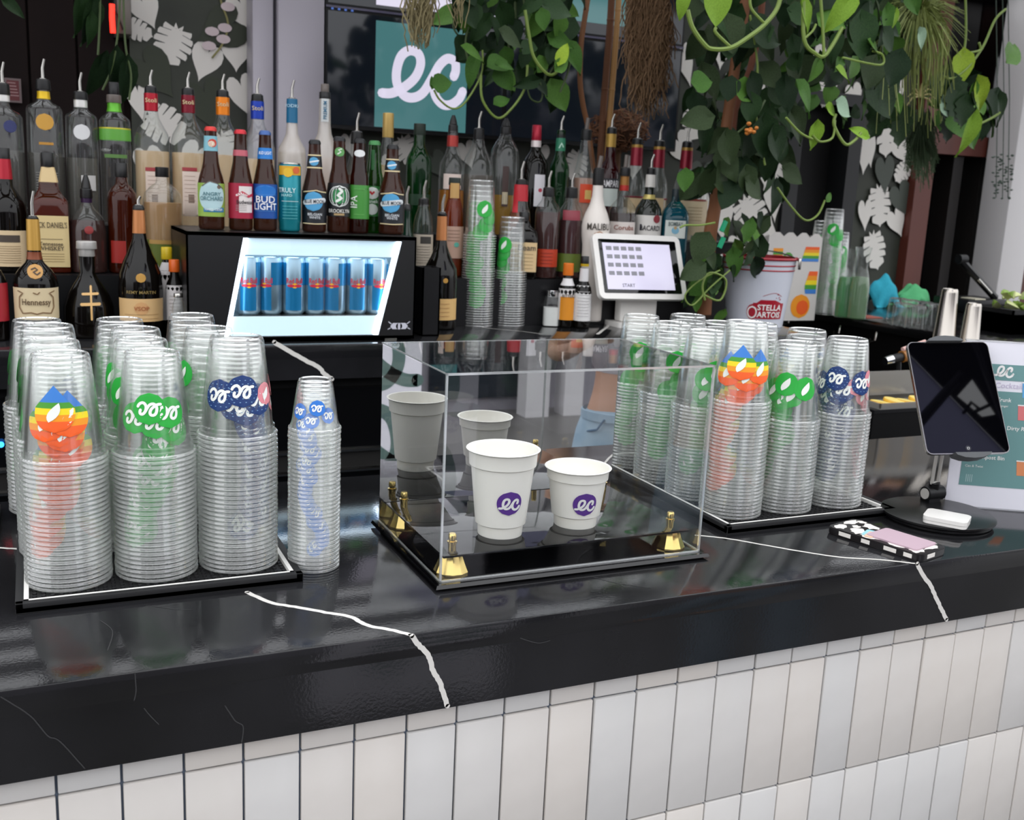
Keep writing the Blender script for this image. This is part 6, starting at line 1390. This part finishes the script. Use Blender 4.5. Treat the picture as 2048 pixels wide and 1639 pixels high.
for i in range(9):
    a = -.2 + i * .45; p = P(1838, 192, Y=2.7) - oD; d = Vector((cos(a), -.2, sin(a))) * 40 * k
    MB().tube([p, p + d * .6, p + d + Vector((0, 0, -.02))], [.004, .003, .001], 6).build('spike_leaf', mat('spike_tan', '#a59a64', .6), pd)
# philodendron at the right with yellow-green leaves
yE = 2.75; oE = P(1930, 60, Y=yE); oE = Vector((oE.x, yE, CEIL))
pe = thing('philodendron', 'philodendron with split dark leaves and lime leaves near the white column', 'plant', oE)
MB().lathe([(.09, -.14), (.12, -.02), (.12, 0)], 20).build('pot', mat('pot_dark', '#2a241f', .7), pe)
def far(x, y, s, tn, tip, face=(0, -1, .25), v=0, Y=2.7): p = P(x, y, Y=Y); leaf(pe, oE, p, s * depth(p) / FPX, tn, tip, face, v)
far(1925, 103, 66, 'lime', (.2, 0, -1), (0, -1, .2), 2); far(1952, 158, 80, 'lime', (.75, 0, -.9), (-.2, -1, .2), 3); far(1945, 228, 84, 'lime', (.05, 0, -1), (.1, -1, .1), 3, 2.6); far(1948, 165, 44, 'mid', (.1, 0, -1), (0, -1, .2), 3)
far(1890, 150, 90, 'dark', (.3, 0, -1), (0, -1, .3), 4); far(1905, 170, 84, 'dark', (.5, 0, -.9), (0, -1, .3), 4); far(1930, 195, 60, 'dark', (.1, 0, -1), (0, -1, .3), 4); far(1885, 195, 44, 'pale', (.5, 0, -.7), (0, -1, .4), 2); far(1900, 225, 60, 'dark', (.1, 0, -1), (0, -1, .3), 4, 2.9); far(1940, 190, 40, 'grey', (.7, 0, -.4), (0, -1, .6), 1)
far(2010, 125, 90, 'mid', (.8, .2, .7), (0, -1, .5), 3, 2.9); far(1995, 190, 70, 'dark', (.6, 0, -.8), (0, -1, .4), 3); far(1775, 190, 90, 'dark', (-.3, 0, -1), (0, -1, .4), 4, 2.9); far(1800, 215, 80, 'dark', (.2, 0, -1), (0, -1, .4), 4, 2.9)
scatter(pe, oE, [(1870, 130), (1990, 120), (2000, 230), (1960, 250), (1890, 240)], 22, 2.85, 3.1, 40, 70, ['dark', 'dark', 'mid'])
for pts in ([(1930, -40), (1932, 60), (1928, 105)], [(1885, 60), (1878, 125), (1895, 157), (1930, 140), (1965, 95), (1990, 40), (2012, 18)], [(1955, 250), (1985, 235), (2000, 225)], [(1940, 105), (1960, 100), (1958, 85)]): vine(pe, oE, pts, 2.7, .004)
# feathery fern hanging by the red post
yF_ = 3.1; oF = P(1840, 240, Y=yF_)
pf = thing('hanging_fern', 'dark feathery fern hanging beside the red-brown window post', 'plant', (oF.x, yF_, CEIL)); oF = Vector((oF.x, yF_, CEIL))
MB().tube([(0, 0, 0), P(1840, 245, Y=yF_) - oF], .005, 6).build('hanger', STEMD, pf)
g = MB(); rg = random.Random(12)
for i in range(240):
    x = rg.uniform(1812, 1872); y = rg.uniform(235, 300); L_ = rg.uniform(30, 100) * (1 - abs(x - 1842) / 60)
    q = [P(x + (1842 - x) * .5, y - 20, Y=yF_ + rg.uniform(-.06, .06)) - oF, P(x, y + L_ * .4, Y=yF_) - oF, P(x + rg.uniform(-8, 8), y + L_, Y=yF_) - oF]
    g.tube(q, .0016, 3, caps=False)
    for j in range(5):
        b = q[1].lerp(q[2], j / 5); g.tube([b, b + Vector((rg.choice((-1, 1)) * .012, 0, -.006))], .0011, 3, caps=False)
o = g.build('fronds', mat('fern_green', '#3a4d30', .7), pf, smooth=False); o['kind'] = 'stuff'
g = MB()
for i in range(60):
    x = rg.uniform(1985, 2025); y = rg.uniform(310, 400); p = P(x, y, Y=3.2) - oF
    g.lathe([(.001, 0), (.008, .004), (.001, .008)], 6, c=p)
for x in (1992, 2005, 2016): g.tube([P(x, -20, Y=3.2) - oF, P(x + 3, 200, Y=3.2) - oF, P(x, 395, Y=3.2) - oF], .002, 5)
oo = g.build('trailing_strand', mat('strand_grey', '#4d5a50', .7), pf, smooth=False); oo['kind'] = 'stuff'
# thin dark foliage loops upper left
oG = P(235, 60, Y=3.0); oG = Vector((oG.x, 3.0, CEIL))
pg_ = thing('trailing_vine', 'thin dark trailing leaves hanging at upper left before the dark doorway', 'plant', oG)
vine(pg_, oG, [(200, -90), (200, 20), (196, 110)], 3.0, .003, STEMD); vine(pg_, oG, [(240, -90), (238, 40), (225, 130), (205, 180)], 3.0, .003, STEMD); vine(pg_, oG, [(245, -90), (250, 80), (262, 150), (258, 200)], 3.0, .003, STEMD)
for x, y, s, tip in ((160, -10, 80, (.05, 0, -1)), (185, 0, 90, (-.05, 0, -1)), (180, 30, 60, (.1, 0, -1)), (205, 110, 90, (-.2, 0, -1)), (250, 120, 90, (.1, 0, -1)), (228, 100, 80, (.1, 0, -1)), (5, 0, 50, (.9, 0, -.5))):
    p = P(x, y, Y=3.0); leaf(pg_, oG, p, s * depth(p) / FPX, 'dark', tip, (.8, -1, .1), 3)
# small bracket lamp with red light and sign, upper left
p = P(246, 35, Y=3.45)
t = thing('wall_heater', 'grey metal wall unit with a glowing red tube at upper left', 'heater', p)
a = P(232, -40, Y=3.45) - p; b = P(264, 70, Y=3.45) - p
MB().box(a.x, b.x, 0, .12, b.z, a.z, bev=.004).build('housing', mat('heater_grey', '#6e6862', .4, .4), t)
q = [P(x, y, Y=3.43) - p for x, y in ((224, 8), (224, 36), (226, 66))]
MB().tube(q, .008, 8).build('red_tube', mat('red_glow', '#e02418', .4, emit='#ff3020', es=1.6), t)
MB().tube([P(222, 10, Y=3.44) - p, P(235, 30, Y=3.44) - p, P(246, 60, Y=3.44) - p], .003, 6).build('cable', BLACKPL, t)
MB().box(-.02, b.x, .1, .16, b.z, a.z).build('bracket', BLACKPL, t, smooth=False)
p = P(28, 180, Y=3.56)
t = thing('red_notice', 'dull red framed notice on the dark wood wall at far left', 'notice', p)
a = P(8, 155, Y=3.56) - p; b = P(44, 206, Y=3.56) - p
MB().box(a.x, b.x, 0, .02, b.z, a.z).build('frame', mat('notice_grey', '#6a5a5a', .5), t, smooth=False)
MB().box(a.x + .006, b.x - .006, -.001, .0, b.z + .006, a.z - .006).build('panel', mat('notice_red', '#5c1c20', .5), t, smooth=False)
g = MB(); put(g, [sh_rect(a.x + .008, a.x + .03 + .002 * i, a.z - .015 - .009 * i, a.z - .012 - .009 * i, 1) for i in range(5)], lambda u, v, o: (u, -.0015 - o, v), 0, 0); g.build('fine_print', mat('notice_pale', '#9a7878', .6), t, smooth=False)
# ------------------------------------------------------------------ what the mirror and glossy surfaces see: the hall in front of the bar
YM = 1.0925 + .0 + 1.39 - 1.0925
def mir(px, py, Yr):
    """point at real depth Yr that shows at this photo pixel in the case's mirror (plane y=1.3872)"""
    ym = y1_case - .0085 - .0012 - .0; p = P(px, py, Y=2 * ym - Yr); p.y = Yr; return p
y1_case = 1.3985
HALLW = mat('hall_white', '#c9c6c8', .6); HALLD = mat('hall_glass', '#20262e', .08)
wf = struct(MB().box(-6, 8, -4.1, -4.0, 0, 2.6).build('wall_far', mat('hall_grey', '#8e8a92', .7), smooth=False))
YH = -4.0
for x0_, x1_ in ((855, 1048),): MB().box(mir(x0_, 800, YH).x, mir(x1_, 800, YH).x, YH, YH + .03, 0.1, 2.4).build('window_pane', HALLD, wf, smooth=False)
for i, (x0_, x1_) in enumerate(((1052, 1098), (1128, 1165))):
    MB().box(mir(x0_, 800, YH + .3).x, mir(x1_, 800, YH + .3).x, YH + .15, YH + .3, 0, 2.6).build('pillar', HALLW, wf, smooth=False)
for x0_, x1_ in ((-5.5, -3.5), (-3.0, -1.0), (4.6, 6.5)): MB().box(x0_, x1_, YH, YH + .03, .1, 2.4).build('window_pane', HALLD, wf, smooth=False)
# roof patch added out of view, shaped as the tablet's reflection: sheet, open bay, panel
def rf(u, v):
    a, b, c, d = Vector((1.99, -1.14)), Vector((2.36, -1.25)), Vector((1.93, -.48)), Vector((2.26, -.58))
    p = a * (1 - u) * (1 - v) + b * u * (1 - v) + c * (1 - u) * v + d * u * v; return (p.x, p.y)
hole = [rf(*q) for q in ((.48, .53), (.70, .68), (.92, .34), (.76, .32))]
outer = [rf(*q) for q in ((-.9, 1.58), (1.69, -.82), (2.0, -.5), (1.9, 1.9), (-.6, 1.9))]
from mathutils.geometry import tessellate_polygon
key = outer + hole; tri = tessellate_polygon([[Vector((x, y, 0)) for x, y in outer], [Vector((x, y, 0)) for x, y in hole]])
cr_ = MB(); cr_.add([(x, y, 3.4) for x, y in key], tri); cr_.add([(x, y, 3.42) for x, y in key], tri)
reflection_roof = struct(cr_.build('ceiling', mat('reflection_sheet', '#0d0d10', .6), smooth=False))  # unseen, cut to the dark parts of the tablet's reflection
smk = bpy.data.materials.new('reflection_panel'); smk.use_nodes = True; n2 = smk.node_tree; n2.nodes.clear()
o2_ = n2.nodes.new('ShaderNodeOutputMaterial'); tl_ = n2.nodes.new('ShaderNodeBsdfTranslucent'); tl_.inputs[0].default_value = (.48, .48, .6, 1); n2.links.new(tl_.outputs[0], o2_.inputs[0])
pp = [rf(*q) for q in ((-.9, 1.572), (1.684, -.828), (1.4, -1.1), (-1.1, -1.1))]
MB().prism(pp, 3.4, 3.41).build('reflection_panel', smk, reflection_roof, smooth=False)
for a_, b_ in (((-.1, .35), (.55, .8)), ((-.1, .28), (.5, .72)), ((.75, 1.1), (1.0, .2))): MB().tube([(*rf(*a_), 3.36), (*rf(*b_), 3.36)], .012, 6).build('reflection_rod', mat('rod_grey', '#55555c', .5), reflection_roof)
MB().tube([(*rf(.5, .42), 3.37), (*rf(.62, .52), 3.37), (*rf(.70, .46), 3.37), (*rf(.60, .42), 3.37), (*rf(.85, .50), 3.37)], .008, 6).build('cable', BLACKPL, reflection_roof)
# display board with the script logo
YBD = -.55
pr_, pt_, pb_ = mir(842, 800, YBD), mir(800, 640, YBD), mir(800, 990, YBD)
t = thing('display_board', 'white display board with green script logos facing the bar, seen in case mirror', 'sign', (pr_.x - .28, YBD, 0))
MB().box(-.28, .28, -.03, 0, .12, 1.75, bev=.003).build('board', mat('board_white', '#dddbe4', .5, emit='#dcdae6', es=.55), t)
for s in (-.2, .2): MB().box(s - .02, s + .02, -.16, .12, .0005, .12).build('foot', STEEL, t, smooth=False)
g = MB()
for py in (712, 885, 1060):
    c_ = mir(795, py, YBD)
    put(g, sh_ec(.42, thick=.11, k=5), lambda u, v, o: (.06 - u, o, c_.z + v), .0008, 0)
g.build('logo', mat('logo_sage', '#7d9a94', .5), t, smooth=False)
# customer in jeans standing right of the camera
bx0 = mir(1248, 842, -.03); SK = mat('skin', '#c99b80', .5, sub=.1); JEAN = mat('denim_pale', '#8fa9bd', .85, noise=(6, '#b4c6d2', .8)); TEE = mat('tee_white', '#d8d6de', .85)
t = thing('person', 'person in cropped white tee and pale jeans facing the bar, seen in case mirror', 'person', (bx0.x, -.05, 0), .55); t.scale = (.87, .87, .87)
pt_ = t
def skin(name, V, E, m, par, lvl=2, root=0):
    me = bpy.data.meshes.new(name); me.from_pydata([v[:3] for v in V], E, []); me.materials.append(m)
    o = link(name, me, par); md = o.modifiers.new('skin', 'SKIN'); md.use_smooth_shade = True
    for i, v in enumerate(V):
        r = v[3] if isinstance(v[3], tuple) else (v[3], v[3]); me.skin_vertices[0].data[i].radius = r
        me.skin_vertices[0].data[i].use_root = (i == root)
    sb = o.modifiers.new('smooth', 'SUBSURF'); sb.levels = lvl; sb.render_levels = lvl
    return o
V = [(0, 0, .98, (.135, .095)), (0, 0, 1.08, (.115, .085)), (0, 0, 1.20, (.115, .085)), (0, 0, 1.34, (.13, .09)), (0, 0, 1.43, (.075, .065)), (0, .01, 1.50, .048), (0, .015, 1.56, .055), (0, .02, 1.63, (.075, .09)), (0, .015, 1.70, (.06, .075))]
E_ = [(i, i + 1) for i in range(8)]
for s in (-1, 1):
    b = len(V)
    V += [(s * .09, 0, .90, .085), (s * .10, .01, .68, .068), (s * .105, .01, .48, .052), (s * .105, -.01, .30, .05), (s * .105, -.01, .09, .036), (s * .11, .03, .04, .036), (s * .115, .12, .025, .028)]
    E_ += [(0, b)] + [(b + i, b + i + 1) for i in range(6)]
    b = len(V)
    V += [(s * .17, 0, 1.40, .052), (s * .225, .03, 1.31, .044), (s * .26, .07, 1.22, .036), (s * .20, .17, 1.25, .030), (s * .15, .24, 1.29, .023), (s * .125, .265, 1.31, (.03, .014))]
    E_ += [(4, b)] + [(b + i, b + i + 1) for i in range(5)]
    pm = b + 5
    for j, (dx, dl) in enumerate(((-.027, .06), (-.009, .072), (.009, .068), (.026, .054))):
        f = len(V); V += [(s * (.105 - .2 * dl), .285 + dx * .5, 1.325 + dx * .8, .0088), (s * (.10 - .6 * dl), .295 + dx * .5, 1.335 + dx, .0082), (s * (.10 - dl), .292 + dx * .5, 1.34 + dx, .007)]
        E_ += [(pm, f), (f, f + 1), (f + 1, f + 2)]
    f = len(V); V += [(s * .118, .262, 1.35, .0095), (s * .095, .272, 1.375, .008)]; E_ += [(pm, f), (f, f + 1)]
skin('body', V, E_, SK, t)
JV = [(0, 0, 1.075, (.146, .106)), (0, 0, .95, (.165, .118))]; JE = [(0, 1)]
for s in (-1, 1):
    b = len(JV); JV += [(s * .095, 0, .86, .105), (s * .105, .01, .68, .09), (s * .11, .01, .48, .078), (s * .11, -.005, .28, .074), (s * .11, 0, .10, .072)]; JE += [(1, b)] + [(b + i, b + i + 1) for i in range(4)]
j_ = skin('jeans', JV, JE, JEAN, t)
MB().lathe([(.148, .985), (.152, .988), (.152, 1.018), (.147, 1.021)], 32, sy=.74, caps=(False, False)).build('waistband', JEAN, j_)
MB().tube([(.004, .112, 1.0), (.004, .121, .95), (.002, .118, .90)], .005, 6).build('fly_seam', mat('denim_seam', '#a89a8c', .8), j_)
for s in (-1, 1): MB().tube([(s * .06, .107, 1.0), (s * .085, .102, .96), (s * .12, .07, .945)], .004, 6).build('pocket_seam', mat('denim_dark', '#55708c', .8), j_)
TV = [(0, 0, 1.13, (.142, .108)), (0, 0, 1.24, (.135, .103)), (0, 0, 1.36, (.142, .100)), (0, 0, 1.44, (.085, .075))]; TE = [(0, 1), (1, 2), (2, 3)]
for s in (-1, 1):
    b = len(TV); TV += [(s * .175, 0, 1.40, .066), (s * .21, -.01, 1.28, .062)]; TE += [(2, b), (b, b + 1)]
skin('tee', TV, TE, TEE, t)
hr = MB(); hr.lathe([(.001, 1.765), (.05, 1.758), (.085, 1.72), (.095, 1.66), (.088, 1.58), (.075, 1.50), (.05, 1.47)], 24, c=(0, -.022, 0), sy=.85); hr.build('hair', mat('hair_brown', '#3a2618', .6), t)
fc = MB(); fc.lathe([(.001, -.012), (.009, -.006), (.006, .008), (.002, .018)], 10, c=(0, .112, 1.625)); fc.build('nose', SK, t)
for s in (-1, 1): MB().lathe([(.001, -.008), (.008, 0), (.001, .008)], 12, c=(s * .028, .098, 1.648)).build('eye', mat('eye_white', '#e6e2de', .3), t); MB().lathe([(.001, -.022), (.012, 0), (.001, .022)], 10, c=(s * .078, .02, 1.632), sx=.6).build('ear', SK, t)
MB().tube([(-.022, .098, 1.588), (0, .106, 1.586), (.022, .098, 1.588)], [.003, .0055, .003], 8).build('mouth', mat('lip', '#a8605a', .5), t)
